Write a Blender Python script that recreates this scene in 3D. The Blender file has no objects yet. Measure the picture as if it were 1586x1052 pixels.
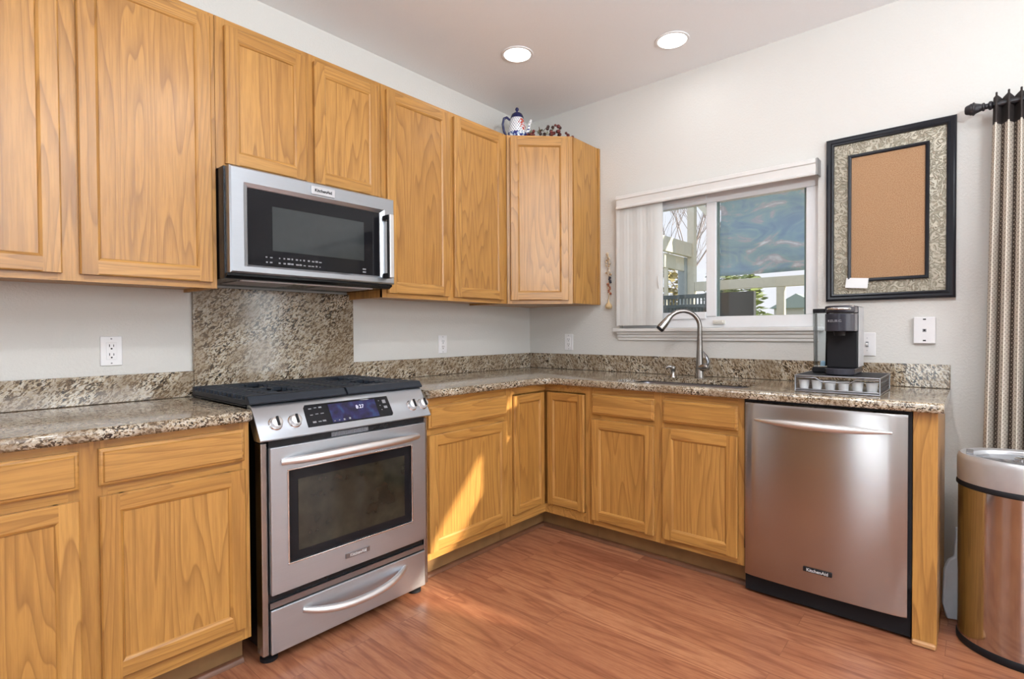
import bpy, bmesh, math, random
from mathutils import Vector, Matrix
random.seed(7)
SC = bpy.context.scene
COL = SC.collection
PI = math.pi

# ------------------------------------------------------------------ camera
YAW, PITCH, ROLL, FPX = .7170, -.0155, -.0055, 823.389
def camera():
    cd = bpy.data.cameras.new('camera'); co = bpy.data.objects.new('camera', cd); COL.objects.link(co)
    cd.sensor_width = 36; cd.lens = FPX / 1586 * 36; cd.clip_start = .05; cd.clip_end = 200
    fw = Vector((math.cos(YAW), math.sin(YAW), 0)); rt = Vector((math.sin(YAW), -math.cos(YAW), 0)); up = Vector((0, 0, 1))
    c, s = math.cos(PITCH), math.sin(PITCH); fw, up = fw * c + up * s, up * c - fw * s
    c, s = math.cos(ROLL), math.sin(ROLL); rt, up = rt * c + up * s, up * c - rt * s
    co.matrix_world = Matrix(((rt.x, up.x, -fw.x, -3.0874), (rt.y, up.y, -fw.y, -2.5157), (rt.z, up.z, -fw.z, 1.1777), (0, 0, 0, 1)))
    SC.camera = co
camera()

# ------------------------------------------------------------------ world, sun, added area lights, exposure
SC.view_settings.view_transform = 'Standard'; SC.view_settings.look = 'None'
SC.view_settings.gamma = 1; SC.view_settings.use_curve_mapping = False
SC.view_settings.exposure = 0.10
W = bpy.data.worlds.new('sky'); SC.world = W; W.use_nodes = True
wn = W.node_tree; bg = wn.nodes['Background']
tc = wn.nodes.new('ShaderNodeTexCoord'); sp = wn.nodes.new('ShaderNodeSeparateXYZ'); wn.links.new(tc.outputs['Generated'], sp.inputs[0])
wr = wn.nodes.new('ShaderNodeValToRGB'); wn.links.new(sp.outputs['Z'], wr.inputs[0])
wr.color_ramp.elements[0].color = (.80, .80, .84, 1); wr.color_ramp.elements[0].position = .0
wr.color_ramp.elements[1].color = (.62, .72, .92, 1); wr.color_ramp.elements[1].position = .9
wn.links.new(wr.outputs[0], bg.inputs[0]); bg.inputs[1].default_value = 1.2

def light(name, kind, loc, direction, power, color=(1, 1, 1), **kw):
    l = bpy.data.lights.new(name, kind); l.energy = power; l.color = color
    for k, v in kw.items(): setattr(l, k, v)
    o = bpy.data.objects.new(name, l); COL.objects.link(o); o.location = loc
    o.rotation_euler = Vector(direction).to_track_quat('-Z', 'Y').to_euler()
    return o
light('sun', 'SUN', (4, -12, 6), (-1, 3.0, -1.1), 9.5, (1, .90, .72), angle=.012)
# added area lights, unseen; those behind the camera stand before solid walls
light('rear_added_fill', 'AREA', (-2.6, -6.05, 1.6), (0, 1, .05), 74, (.91, .96, 1), shape='RECTANGLE', size=3.6, size_y=1.3)  # added frontal fill; the wall behind it has no opening
light('far_added_light', 'AREA', (-6.05, -2.0, 1.35), (1, 0, .06), 14, (.84, .93, 1), shape='RECTANGLE', size=.55, size_y=2.0)  # added to put a bright strip on the dishwasher door
light('assumed_door_fill', 'AREA', (.10, -4.69, 1.05), (-1, 0, 0), 16, (.86, .94, 1), shape='RECTANGLE', size=1.1, size_y=1.4)  # added in the assumed, unseen door opening
light('ceiling_fill', 'AREA', (-2.75, -3.45, 1.9), (0.12, 0.2, 1), 140, (.88, .95, 1), shape='DISK', size=.5)  # added fill to brighten the ceiling, no such lamp in the room
CAN_POWER = 15.0

# ------------------------------------------------------------------ material helpers
class NT:
    def __init__(s, name):
        s.m = bpy.data.materials.new(name); s.m.use_nodes = True; s.t = s.m.node_tree; s.p = s.t.nodes['Principled BSDF']
        s._tc = None
    def n(s, ty, **kw):
        nd = s.t.nodes.new('ShaderNode' + ty)
        for k, v in kw.items():
            if k in nd.inputs: nd.inputs[k].default_value = v
            else: setattr(nd, k, v)
        return nd
    def l(s, a, b): s.t.links.new(a, b)
    def coord(s, kind='Object', scale=(1, 1, 1), rot=(0, 0, 0), rnd=0.0, vt='POINT'):
        if s._tc is None: s._tc = s.n('TexCoord')
        v = s._tc.outputs[kind]
        if rnd:
            oi = s.n('ObjectInfo'); mu = s.n('Math', operation='MULTIPLY'); mu.inputs[1].default_value = rnd
            s.l(oi.outputs['Random'], mu.inputs[0]); ad = s.n('VectorMath', operation='ADD'); s.l(v, ad.inputs[0])
            cb = s.n('CombineXYZ'); s.l(mu.outputs[0], cb.inputs[0]); s.l(mu.outputs[0], cb.inputs[1]); s.l(mu.outputs[0], cb.inputs[2])
            s.l(cb.outputs[0], ad.inputs[1]); v = ad.outputs[0]
        mp = s.n('Mapping', vector_type=vt); mp.inputs['Scale'].default_value = scale; mp.inputs['Rotation'].default_value = rot
        s.l(v, mp.inputs[0]); return mp.outputs[0]
    def noise(s, v, scale, detail=3, rough=.5, dist=0.0):
        nd = s.n('TexNoise'); s.l(v, nd.inputs['Vector']); nd.inputs['Scale'].default_value = scale
        nd.inputs['Detail'].default_value = detail; nd.inputs['Roughness'].default_value = rough; nd.inputs['Distortion'].default_value = dist
        return nd.outputs['Fac']
    def math(s, op, a, b=None, c=None):
        nd = s.n('Math', operation=op)
        for i, x in enumerate((a, b, c)):
            if x is None: continue
            if isinstance(x, (int, float)): nd.inputs[i].default_value = x
            else: s.l(x, nd.inputs[i])
        return nd.outputs[0]
    def ramp(s, f, stops, interp='LINEAR'):
        nd = s.n('ValToRGB'); s.l(f, nd.inputs[0]); cr = nd.color_ramp; cr.interpolation = interp
        while len(cr.elements) < len(stops): cr.elements.new(.5)
        for e, (p, c) in zip(cr.elements, stops): e.position = p; e.color = (*c, 1) if len(c) == 3 else c
        return nd.outputs[0]
    def mix(s, f, a, b, mode='MIX'):
        nd = s.n('Mix', data_type='RGBA', blend_type=mode)
        for i, x in ((0, f), (6, a), (7, b)):
            if isinstance(x, (int, float)): nd.inputs[i].default_value = x
            elif isinstance(x, tuple): nd.inputs[i].default_value = (*x, 1)
            else: s.l(x, nd.inputs[i])
        return nd.outputs[2]
    def bump(s, h, strength=.2, dist=.002):
        nd = s.n('Bump'); nd.inputs['Strength'].default_value = strength; nd.inputs['Distance'].default_value = dist
        s.l(h, nd.inputs['Height']); s.l(nd.outputs[0], s.p.inputs['Normal'])
    def base(s, c):
        if isinstance(c, tuple): s.p.inputs['Base Color'].default_value = (*c, 1)
        else: s.l(c, s.p.inputs['Base Color'])
    def set(s, **kw):
        for k, v in kw.items(): s.p.inputs[k.replace('_', ' ')].default_value = v
        return s

def plain(name, c, rough=.5, metal=0.0, noise=.04, nscale=30, **kw):
    t = NT(name); v = t.coord(); f = t.noise(v, nscale, 4)
    d = tuple(max(0, x * (1 - noise * 2)) for x in c); t.base(t.ramp(f, [(.3, d), (.7, c)]))
    t.set(Roughness=rough, Metallic=metal)
    for k, x in kw.items(): t.p.inputs[k.replace('_', ' ')].default_value = x
    return t.m

def oak(name, horiz):
    t = NT(name); a = .085
    sc = (a, 1, 1) if horiz else (1, 1, a)
    v = t.coord('Object', sc, rnd=7.3)
    big = t.noise(v, 6.0, 2, .42, .15)
    rings = t.math('FRACT', t.math('MULTIPLY', big, 19.0))
    line = t.ramp(rings, [(.0, (.15, .15, .15)), (.05, (1, 1, 1)), (.22, (.5, .5, .5)), (.6, (.08, .08, .08)), (.97, (0, 0, 0)), (1.0, (.15, .15, .15))])
    fine = t.noise(t.coord('Object', (sc[0] * .55, sc[1], sc[2]) if horiz else (1, 1, sc[2] * .55), rnd=3.1), 150, 3, .6)
    fl = t.ramp(fine, [(.38, (1, 1, 1)), (.58, (0, 0, 0))])
    tone = t.noise(v, 1.7, 2)
    base = t.ramp(tone, [(.3, (.42, .202, .046)), (.7, (.53, .276, .074))])
    c1 = t.mix(t.math('MULTIPLY', line, .66), base, (.235, .100, .024))
    c2 = t.mix(t.math('MULTIPLY', fl, .30), c1, (.205, .085, .021))
    t.base(c2); t.set(Roughness=.34, Coat_Weight=.05, Coat_Roughness=.2)
    t.bump(t.math('MULTIPLY', fl, -1.0), .10, .001)
    return t.m
OAK_V, OAK_H = oak('oak_vertical_grain', False), oak('oak_horizontal_grain', True)

def granite(name, rot, scale):
    t = NT(name); v = t.coord('Object', scale, rot, vt='TEXTURE')
    w = t.noise(v, 66, 4, .65)
    vo = t.n('TexVoronoi'); vo.inputs['Scale'].default_value = 205; vo.inputs['Randomness'].default_value = 1
    ad = t.n('VectorMath', operation='ADD'); nn = t.n('TexNoise'); nn.inputs['Scale'].default_value = 60; t.l(v, nn.inputs['Vector'])
    sv = t.n('VectorMath', operation='SCALE'); sv.inputs['Scale'].default_value = .02; t.l(nn.outputs['Color'], sv.inputs[0])
    t.l(v, ad.inputs[0]); t.l(sv.outputs[0], ad.inputs[1]); t.l(ad.outputs[0], vo.inputs['Vector'])
    sx = t.n('SeparateColor'); t.l(vo.outputs['Color'], sx.inputs[0])
    r = t.math('ADD', t.math('MULTIPLY', sx.outputs[0], .58), t.math('MULTIPLY', t.math('SUBTRACT', w, .5), 1.25)); r = t.math('ADD', r, .245)
    col = t.ramp(r, [(.26, (.010, .009, .009)), (.36, (.070, .046, .028)), (.46, (.22, .155, .092)), (.56, (.42, .34, .235)), (.66, (.60, .53, .42)), (.76, (.38, .335, .27)), (.86, (.66, .61, .52)), (.98, (.26, .22, .18))])
    big = t.noise(v, 8, 3, .6)
    col2 = t.mix(t.math('MULTIPLY', t.ramp(big, [(.40, (1, 1, 1)), (.60, (0, 0, 0))]), .62), col, (.20, .135, .078))
    t.base(col2); t.set(Roughness=.11, Specular_IOR_Level=.7)
    return t.m
GRAN_A = granite('granite_streaked', (0, math.radians(-40), 0), (1.9, .9, .9))
GRAN_B = granite('granite_streaked_steep', (math.radians(58), 0, 0), (.9, 1.9, .9))
GRAN_T = granite('granite_polished_top', (0, 0, math.radians(30)), (1.3, .95, 1))

def steel(name, c=(.62, .62, .63), rough=.27, axis='x', brush=.04, aniso=0.0):
    t = NT(name); sc = {'x': (1, 90, 90), 'y': (90, 1, 90), 'z': (90, 90, 1)}[axis]
    f = t.noise(t.coord('Object', sc), 5, 3, .6)
    t.base(t.ramp(f, [(.3, tuple(x * (1 - brush) for x in c)), (.7, c)])); t.set(Metallic=1.0, Roughness=rough)
    mr = t.n('MapRange'); t.l(f, mr.inputs[0]); mr.inputs['To Min'].default_value = rough - .02; mr.inputs['To Max'].default_value = rough + .02
    t.l(mr.outputs[0], t.p.inputs['Roughness'])
    if aniso:
        tg = t.n('Tangent', direction_type='RADIAL', axis='Z'); t.l(tg.outputs[0], t.p.inputs['Tangent']); t.set(Anisotropic=aniso, Anisotropic_Rotation=.25)
    return t.m
STEEL = steel('brushed_stainless', (.54, .58, .63), .36, axis='x', aniso=.6)
STEEL_V = steel('brushed_stainless_panel', (.47, .455, .45), .24, axis='x', aniso=.9)
STEEL_HANDLE = steel('satin_handle_metal', (.80, .79, .79), .42, brush=.02)
CHROME = steel('polished_chrome', (.75, .75, .76), .10, brush=.03)
NICKEL = steel('dark_brushed_nickel', (.33, .31, .29), .24, axis='z', brush=.08)
GUNMETAL = steel('grey_plated_steel', (.34, .35, .37), .3)

def floor_mat():
    t = NT('cherry_laminate_planks')
    v = t.coord('Object', (1, 1, 1), (0, 0, PI / 2))
    b = t.n('TexBrick', offset=.37, squash=1.0); t.l(v, b.inputs['Vector'])
    for k, x in dict(Scale=1.0, Color1=(0, 0, 0, 1), Color2=(1, 1, 1, 1), Mortar=(.5, .5, .5, 1)).items(): b.inputs[k].default_value = x
    b.inputs['Mortar Size'].default_value = .0009; b.inputs['Brick Width'].default_value = 1.22; b.inputs['Row Height'].default_value = .128
    mv = t.n('VectorMath', operation='SCALE'); mv.inputs['Scale'].default_value = 6.0; t.l(b.outputs['Color'], mv.inputs[0])
    ad = t.n('VectorMath', operation='ADD'); t.l(v, ad.inputs[0]); t.l(mv.outputs[0], ad.inputs[1])
    mp = t.n('Mapping'); mp.inputs['Scale'].default_value = (.12, 1, 1); t.l(ad.outputs[0], mp.inputs[0]); g = mp.outputs[0]
    big = t.noise(g, 6.5, 3, .5, .4)
    rings = t.math('PINGPONG', t.math('MULTIPLY', big, 16.0), 1.0)
    line = t.ramp(rings, [(0, (1, 1, 1)), (.3, (.4, .4, .4)), (.65, (0, 0, 0))])
    fine = t.noise(g, 120, 3, .6); fl = t.ramp(fine, [(.35, (1, 1, 1)), (.6, (0, 0, 0))])
    tone = t.math('ADD', t.math('MULTIPLY', t.noise(g, 2.2, 2), .8), t.math('MULTIPLY', b.outputs['Color'], .25))
    base = t.ramp(tone, [(.25, (.285, .105, .052)), (.75, (.43, .185, .095))])
    c = t.mix(t.math('MULTIPLY', line, .55), base, (.165, .048, .026))
    c = t.mix(t.math('MULTIPLY', fl, .30), c, (.15, .045, .022))
    c = t.mix(t.math('MULTIPLY', b.outputs['Fac'], .45), c, (.10, .035, .02))
    t.base(c); t.set(Roughness=.24, Specular_IOR_Level=.5); t.bump(t.math('MULTIPLY', fl, -1.0), .05, .001)
    return t.m
FLOOR = floor_mat()

def wall_mat(name, c):
    t = NT(name); v = t.coord(); f = t.noise(v, 95, 3, .55); g = t.noise(v, 1.5, 2)
    t.base(t.ramp(g, [(.3, tuple(x * .985 for x in c)), (.7, c)])); t.set(Roughness=.62)
    t.bump(t.ramp(f, [(.42, (0, 0, 0)), (.62, (1, 1, 1))]), .22, .0025); return t.m
WALL = wall_mat('wall_paint_orange_peel', (.665, .652, .62))
CEIL = wall_mat('ceiling_paint', (.86, .875, .89))
WHITE = plain('white_trim_paint', (.72, .71, .69), .35, noise=.01)
VINYL = plain('white_vinyl', (.80, .81, .83), .3, noise=.01)
PLASTIC = plain('white_plastic', (.82, .81, .82), .3, noise=.01)
BLIND = plain('blind_fabric', (.64, .64, .62), .6, noise=.02, nscale=8)
BLACK = plain('black_enamel', (.010, .011, .013), .22, Specular_IOR_Level=.35)
GRATE = plain('blue_black_cast_iron', (.016, .022, .032), .42, noise=.1, Specular_IOR_Level=.35)
BLACKMATTE = plain('black_plastic', (.010, .010, .012), .55, Specular_IOR_Level=.22)
DARKHOLE = plain('dark_slot', (.01, .01, .01), .7)
GREYPL = plain('grey_plastic', (.28, .28, .30), .4)
SILVERPL = plain('silver_plastic', (.60, .60, .62), .30, metal=.35)
MARK = plain('pale_print', (.62, .62, .64), .5)
MARKDIM = plain('grey_print', (.22, .22, .24), .5); MARKMID = plain('mid_grey_print', (.26, .26, .28), .5)
SHOE = plain('dark_shoe_moulding', (.16, .066, .034), .35, noise=.15, nscale=14)
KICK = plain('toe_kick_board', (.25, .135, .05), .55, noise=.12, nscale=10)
FRAMEBLK = plain('black_lacquer_frame', (.009, .010, .015), .30, Specular_IOR_Level=.32)
PAPER = plain('white_paper', (.82, .83, .84), .7, noise=.01)
LAMPTRIM = plain('lamp_trim_white', (.8, .8, .8), .4, noise=.01)

def glass(name, c=(1, 1, 1), rough=0.0, ior=1.45, mixt=.9):
    t = NT(name); tr = t.n('BsdfTransparent'); tr.inputs[0].default_value = (*c, 1)
    gl = t.n('BsdfGlossy'); gl.inputs['Roughness'].default_value = .02; gl.inputs[0].default_value = (1, 1, 1, 1)
    fr = t.n('Fresnel'); fr.inputs[0].default_value = ior
    mx = t.n('MixShader'); t.l(fr.outputs[0], mx.inputs[0]); t.l(tr.outputs[0], mx.inputs[1]); t.l(gl.outputs[0], mx.inputs[2])
    t.l(mx.outputs[0], t.t.nodes['Material Output'].inputs['Surface']); return t.m
GLASS = glass('window_glass', (.97, .98, .98))
TANK = glass('clear_tank_plastic', (.93, .95, .96), ior=1.14)

def dark_glass(name, c, rough=.04):
    t = NT(name); t.base(c); t.set(Roughness=rough, Specular_IOR_Level=.22); return t.m
DGLASS = dark_glass('black_glass', (.010, .010, .012))
MWMESH = plain('microwave_window_screen', (.032, .038, .040), .07)
OVENWIN = plain('oven_window_glass', (.036, .033, .022), .05, noise=.35, nscale=9)

def emis(name, c, s):
    t = NT(name); t.base((.8, .8, .8)); t.p.inputs['Emission Color'].default_value = (*c, 1); t.p.inputs['Emission Strength'].default_value = s; return t.m
LAMP = emis('lamp_lens_glow', (1, .97, .93), 6)
DIGITS = emis('blue_display_digits', (.16, .24, .9), .35)
def lcd():
    t = NT('blue_lcd_screen'); v = t.coord(); f = t.noise(v, 28, 3)
    c = t.ramp(f, [(.35, (.006, .004, .03)), (.55, (.02, .016, .11)), (.75, (.03, .10, .26))]); t.base((.01, .01, .02))
    t.l(c, t.p.inputs['Emission Color']); t.p.inputs['Emission Strength'].default_value = .7; t.set(Roughness=.06); return t.m
LCD = lcd()

def cork():
    t = NT('cork'); v = t.coord(); f = t.noise(v, 260, 2, .7); g = t.noise(v, 40, 2)
    c = t.ramp(f, [(.3, (.25, .125, .056)), (.5, (.385, .222, .115)), (.72, (.47, .30, .175))])
    t.base(t.mix(t.math('MULTIPLY', g, .25), c, (.34, .185, .09))); t.set(Roughness=.85); t.bump(f, .2, .001); return t.m
CORK = cork()
def scroll():
    t = NT('embossed_scroll_mat'); v = t.coord(); f = t.noise(v, 21, 2, .5, 2.2)
    r = t.math('PINGPONG', t.math('MULTIPLY', f, 9.0), 1.0)
    s = t.ramp(r, [(.0, (0, 0, 0)), (.25, (.1, .1, .1)), (.6, (1, 1, 1))])
    t.base(t.mix(s, (.27, .24, .175), (.46, .42, .335))); t.set(Roughness=.42, Metallic=.25); t.bump(s, .7, .004); return t.m
SCROLL = scroll()

def curtain_mat():
    t = NT('striped_dotted_curtain_cloth'); tcn = t.n('TexCoord'); sx = t.n('SeparateXYZ'); t.l(tcn.outputs['UV'], sx.inputs[0])
    u, vv = sx.outputs[0], sx.outputs[1]
    st = t.math('GREATER_THAN', t.math('FRACT', u), .60)
    # little diamonds in a staggered lattice
    a = t.math('MULTIPLY', u, 9.0); b = t.math('MULTIPLY', vv, 118.0)
    p = t.math('ABSOLUTE', t.math('SUBTRACT', t.math('FRACT', t.math('ADD', a, b)), .5)); q = t.math('ABSOLUTE', t.math('SUBTRACT', t.math('FRACT', t.math('SUBTRACT', a, b)), .5))
    dot = t.math('LESS_THAN', t.math('MAXIMUM', p, q), .26)
    light_ = t.mix(t.math('MULTIPLY', dot, .55), (.66, .60, .52), (.20, .14, .10))
    dark = t.mix(t.math('MULTIPLY', dot, .75), (.070, .045, .033), (.46, .39, .31))
    top = t.math('GREATER_THAN', vv, .9425)
    c = t.mix(st, light_, dark); c = t.mix(top, c, (.032, .024, .022)); t.base(c); t.set(Roughness=.8); return t.m
CURTAIN = curtain_mat()

# ------------------------------------------------------------------ mesh builder
class G:
    def __init__(s, xf=None): s.bm = bmesh.new(); s.mats = []; s.cur = 0; s.xf = xf
    def use(s, m):
        if m not in s.mats: s.mats.append(m)
        s.cur = s.mats.index(m); return s
    def face(s, vs):
        try: f = s.bm.faces.new(vs); f.material_index = s.cur; return f
        except ValueError: return None
    def v(s, p):
        p = Vector(p); return s.bm.verts.new(s.xf @ p if s.xf else p)
    def box(s, x0, x1, y0, y1, z0, z1):
        if x0 > x1: x0, x1 = x1, x0
        if y0 > y1: y0, y1 = y1, y0
        if z0 > z1: z0, z1 = z1, z0
        c = [s.v((x, y, z)) for x in (x0, x1) for y in (y0, y1) for z in (z0, z1)]
        for q in ((0, 1, 3, 2), (4, 6, 7, 5), (0, 4, 5, 1), (2, 3, 7, 6), (0, 2, 6, 4), (1, 5, 7, 3)): s.face([c[i] for i in q])
        return s
    def prism(s, poly, axis, a0, a1):
        """poly: 2-D points in the two other axes (in xyz order), run along axis from a0 to a1"""
        def P(p, a):
            return {'x': (a, p[0], p[1]), 'y': (p[0], a, p[1]), 'z': (p[0], p[1], a)}[axis]
        A = [s.v(P(p, a0)) for p in poly]; B = [s.v(P(p, a1)) for p in poly]; n = len(poly)
        for i in range(n): s.face([A[i], A[(i + 1) % n], B[(i + 1) % n], B[i]])
        s.face(A[::-1]); s.face(B); return s
    def loft(s, rings, cap=True, closed=True):
        R = [[s.v(p) for p in r] for r in rings]; n = len(R[0])
        for a, b in zip(R, R[1:]):
            for i in range(n if closed else n - 1): s.face([a[i], a[(i + 1) % n], b[(i + 1) % n], b[i]])
        if cap and closed: s.face(R[0][::-1]); s.face(R[-1])
        return s
    def tube(s, path, rad, n=12, flat=None):
        path = [Vector(p) for p in path]; N = len(path); rings = []
        rad = rad if isinstance(rad, (list, tuple)) else [rad] * N
        prev = None
        for i, p in enumerate(path):
            t = (path[min(i + 1, N - 1)] - path[max(i - 1, 0)]).normalized()
            if prev is None:
                a = Vector((0, 0, 1)) if abs(t.z) < .9 else Vector((1, 0, 0)); u = (a - t * a.dot(t)).normalized()
            else: u = (prev - t * prev.dot(t)).normalized()
            prev = u; w = t.cross(u); r = rad[i]; fu, fv = flat or (1, 1)
            rings.append([p + (u * math.cos(k * 2 * PI / n) * fu + w * math.sin(k * 2 * PI / n) * fv) * r for k in range(n)])
        return s.loft(rings)
    def lathe(s, prof, c=(0, 0, 0), n=32, axis='z', sx=1, sy=1):
        rings = []
        for r, h in prof:
            ring = []
            for k in range(n):
                a = 2 * PI * k / n; x, y = r * math.cos(a) * sx, r * math.sin(a) * sy
                q = {'z': (x, y, h), 'x': (h, x, y), 'y': (y, h, x)}[axis]
                ring.append((c[0] + q[0], c[1] + q[1], c[2] + q[2]))
            rings.append(ring)
        return s.loft(rings)
    def cyl(s, c, r, h, axis='z', n=24): return s.lathe([(r, 0), (r, h)], c, n, axis)
    def ball(s, c, r, n=14, sc=(1, 1, 1)):
        m = Matrix.Translation(c) @ Matrix.Diagonal((r * sc[0], r * sc[1], r * sc[2], 1))
        if s.xf: m = s.xf @ m
        ret = bmesh.ops.create_uvsphere(s.bm, u_segments=n, v_segments=max(6, n // 2 + 1), radius=1, matrix=m)
        for v in ret['verts']:
            for f in v.link_faces: f.material_index = s.cur
        return s
    def build(s, name, mat=None, parent=None, bevel=0, seg=2, smooth=35, fix=True):
        if mat and not s.mats: s.mats = [mat]
        if fix: bmesh.ops.recalc_face_normals(s.bm, faces=s.bm.faces)
        me = bpy.data.meshes.new(name); s.bm.to_mesh(me); s.bm.free()
        for m in s.mats: me.materials.append(m)
        if smooth:
            for p in me.polygons: p.use_smooth = True
            me.set_sharp_from_angle(angle=math.radians(smooth))
        o = bpy.data.objects.new(name, me); COL.objects.link(o)
        if parent: o.parent = parent
        if bevel:
            b = o.modifiers.new('edge', 'BEVEL'); b.width = bevel; b.segments = seg; b.limit_method = 'ANGLE'; b.angle_limit = math.radians(40); b.harden_normals = True
        return o

def tag(o, label=None, cat=None, group=None, kind=None):
    if label: o['label'] = label
    if cat: o['category'] = cat
    if group: o['group'] = group
    if kind: o['kind'] = kind
    return o
def thing(name, label, cat, loc=(0, 0, 0), rz=0.0, group=None):
    o = bpy.data.objects.new(name, None); COL.objects.link(o); o.location = loc; o.rotation_euler = (0, 0, rz); o.empty_display_size = .05
    return tag(o, label, cat, group)
def structure(o, label=None): return tag(o, label, kind='structure')
def dup(root, loc, rz=None, label=None):
    r = root.copy(); COL.objects.link(r); r.location = loc
    if rz is not None: r.rotation_euler = (0, 0, rz)
    if label: r['label'] = label
    def kids(src, dst):
        for ch in [o for o in bpy.data.objects if o.parent == src]:
            c = ch.copy(); COL.objects.link(c); c.parent = dst; kids(ch, c)
    kids(root, r)
    return r
def lettering(name, body, size, mat, parent, M, ext=.0004, bold=.0):
    cu = bpy.data.curves.new('tmp_text', 'FONT'); cu.body = body; cu.size = size; cu.extrude = ext; cu.align_x = 'CENTER'; cu.align_y = 'CENTER'; cu.offset = bold
    to = bpy.data.objects.new('tmp_text', cu); COL.objects.link(to)
    dg = bpy.context.evaluated_depsgraph_get(); dg.update()
    me = bpy.data.meshes.new_from_object(to.evaluated_get(dg)); bpy.data.objects.remove(to); bpy.data.curves.remove(cu)
    me.name = name; me.materials.clear(); me.materials.append(mat); me.transform(M)
    o = bpy.data.objects.new(name, me); COL.objects.link(o); o.parent = parent; return o
FACE = Matrix.Rotation(PI / 2, 4, 'X')       # text reading along +x, facing -y

def grid_wall(g, axis, t0, t1, a0, a1, z0, z1, holes):
    """slab with rectangular holes; axis is the thin axis"""
    A = sorted({a0, a1, *[h[0] for h in holes], *[h[1] for h in holes]}); Z = sorted({z0, z1, *[h[2] for h in holes], *[h[3] for h in holes]})
    for i in range(len(A) - 1):
        for k in range(len(Z) - 1):
            ca, cz = (A[i] + A[i + 1]) / 2, (Z[k] + Z[k + 1]) / 2
            if any(h[0] < ca < h[1] and h[2] < cz < h[3] for h in holes): continue
            if axis == 'x': g.box(t0, t1, A[i], A[i + 1], Z[k], Z[k + 1])
            else: g.box(A[i], A[i + 1], t0, t1, Z[k], Z[k + 1])
    bmesh.ops.remove_doubles(g.bm, verts=g.bm.verts, dist=1e-5)
    # drop the inner faces where two cells met
    seen = {}
    for f in list(g.bm.faces):
        k = tuple(sorted(v.index for v in f.verts)); seen.setdefault(k, []).append(f)
    g.bm.verts.index_update(); seen = {}
    for f in list(g.bm.faces): seen.setdefault(tuple(sorted(v.index for v in f.verts)), []).append(f)
    bmesh.ops.delete(g.bm, geom=[f for fs in seen.values() if len(fs) > 1 for f in fs], context='FACES_ONLY')

# ------------------------------------------------------------------ the room
ZC = 2.716; XF, YR = -6.2, -6.2
WY0, WY1, WZ0, WZ1 = -1.905, -.762, 1.192, 1.99          # kitchen window opening
structure(G().box(XF - .12, .12, YR - .12, .12, -.05, 0).build('floor', FLOOR, smooth=0))
structure(G().box(XF - .12, .12, YR - .12, .12, ZC, ZC + .1).build('ceiling', CEIL, smooth=0))
structure(G().box(XF - .12, .12, 0, .12, 0, ZC).build('wall_left', WALL, smooth=0))
g = G(); grid_wall(g, 'x', 0, .12, YR, 0, 0, ZC, [(WY0, WY1, WZ0, WZ1), (-3.87, -2.95, .12, 2.12), (-6.0, -4.08, 0.0, 2.12)])  # all but the first hole are assumed, cut to shape the sun patches
structure(g.build('wall_right', WALL, smooth=0))
g = G(); grid_wall(g, 'y', YR - .12, YR, XF, 0, 0, ZC, []); structure(g.build('wall_rear', WALL, smooth=0))
g = G(); grid_wall(g, 'x', XF - .12, XF, YR, 0, 0, ZC, []); structure(g.build('wall_far', WALL, smooth=0))
structure(G().box(XF + .01, XF + .10, -1.52, -.05, .001, 2.35).build('far_reflector_board', OAK_V, smooth=0))  # unseen oak board added so the dishwasher door reflects brown
def unseen_frame(name, axis, at, a0, a1, z0, z1, n):
    g = G(); w = .05
    bars = [(a0, a1, z0, z0 + w), (a0, a1, z1 - w, z1)] + [(a0 + (a1 - a0 - w) * i / n, a0 + (a1 - a0 - w) * i / n + w, z0, z1) for i in range(n + 1)]
    for b in bars:
        if axis == 'y': g.box(b[0], b[1], at, at + .05, b[2], b[3])
        else: g.box(at, at + .05, b[0], b[1], b[2], b[3])
    structure(g.build(name, VINYL, smooth=0))
unseen_frame('added_rear_frame', 'y', YR + .02, -4.5, -.7, 1.0, 2.45, 5)  # added unseen frame on a solid wall, no opening behind
unseen_frame('added_far_frame', 'x', XF + .02, -2.4, -1.6, .2, 2.4, 1)  # added unseen frame, likewise with solid wall behind
unseen_frame('assumed_window', 'x', .04, -3.87, -2.95, .12, 2.12, 1)  # assumed unseen window, sized to pass the upper sun patch
unseen_frame('assumed_door', 'x', .04, -6.0, -4.08, 0.01, 2.12, 1)  # assumed unseen door, sized to pass the lower sun patch

# shoe mouldings at the toe kicks
def shoe(name, pts, mat=SHOE):
    """quarter round along a floor polyline; the room lies to the right of travel"""
    g = G(); r = .019
    prof = [(0, 0), (0, r)] + [(r * math.sin(a), r * math.cos(a)) for a in (PI / 8, PI / 4, 3 * PI / 8, PI / 2)]
    for (x0, y0), (x1, y1) in zip(pts, pts[1:]):
        d = Vector((x1 - x0, y1 - y0, 0)); d.normalize(); nrm = Vector((d.y, -d.x, 0))
        g.loft([[Vector((x, y, .0005)) + nrm * a + Vector((0, 0, b)) for a, b in prof] for x, y in ((x0, y0), (x1, y1))])
    structure(g.build(name, mat, smooth=50))
shoe('trim_1', [(-3.19, -.536), (-2.302, -.536)])
shoe('trim_2', [(-1.52, -.536), (-.537, -.536), (-.537, -1.739)])
g = G().box(-.632, -.612, -2.414, -2.342, .001, .02)
structure(g.build('trim_3', plain('oak_shoe_block', (.50, .27, .12), .4), bevel=.006))

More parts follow.
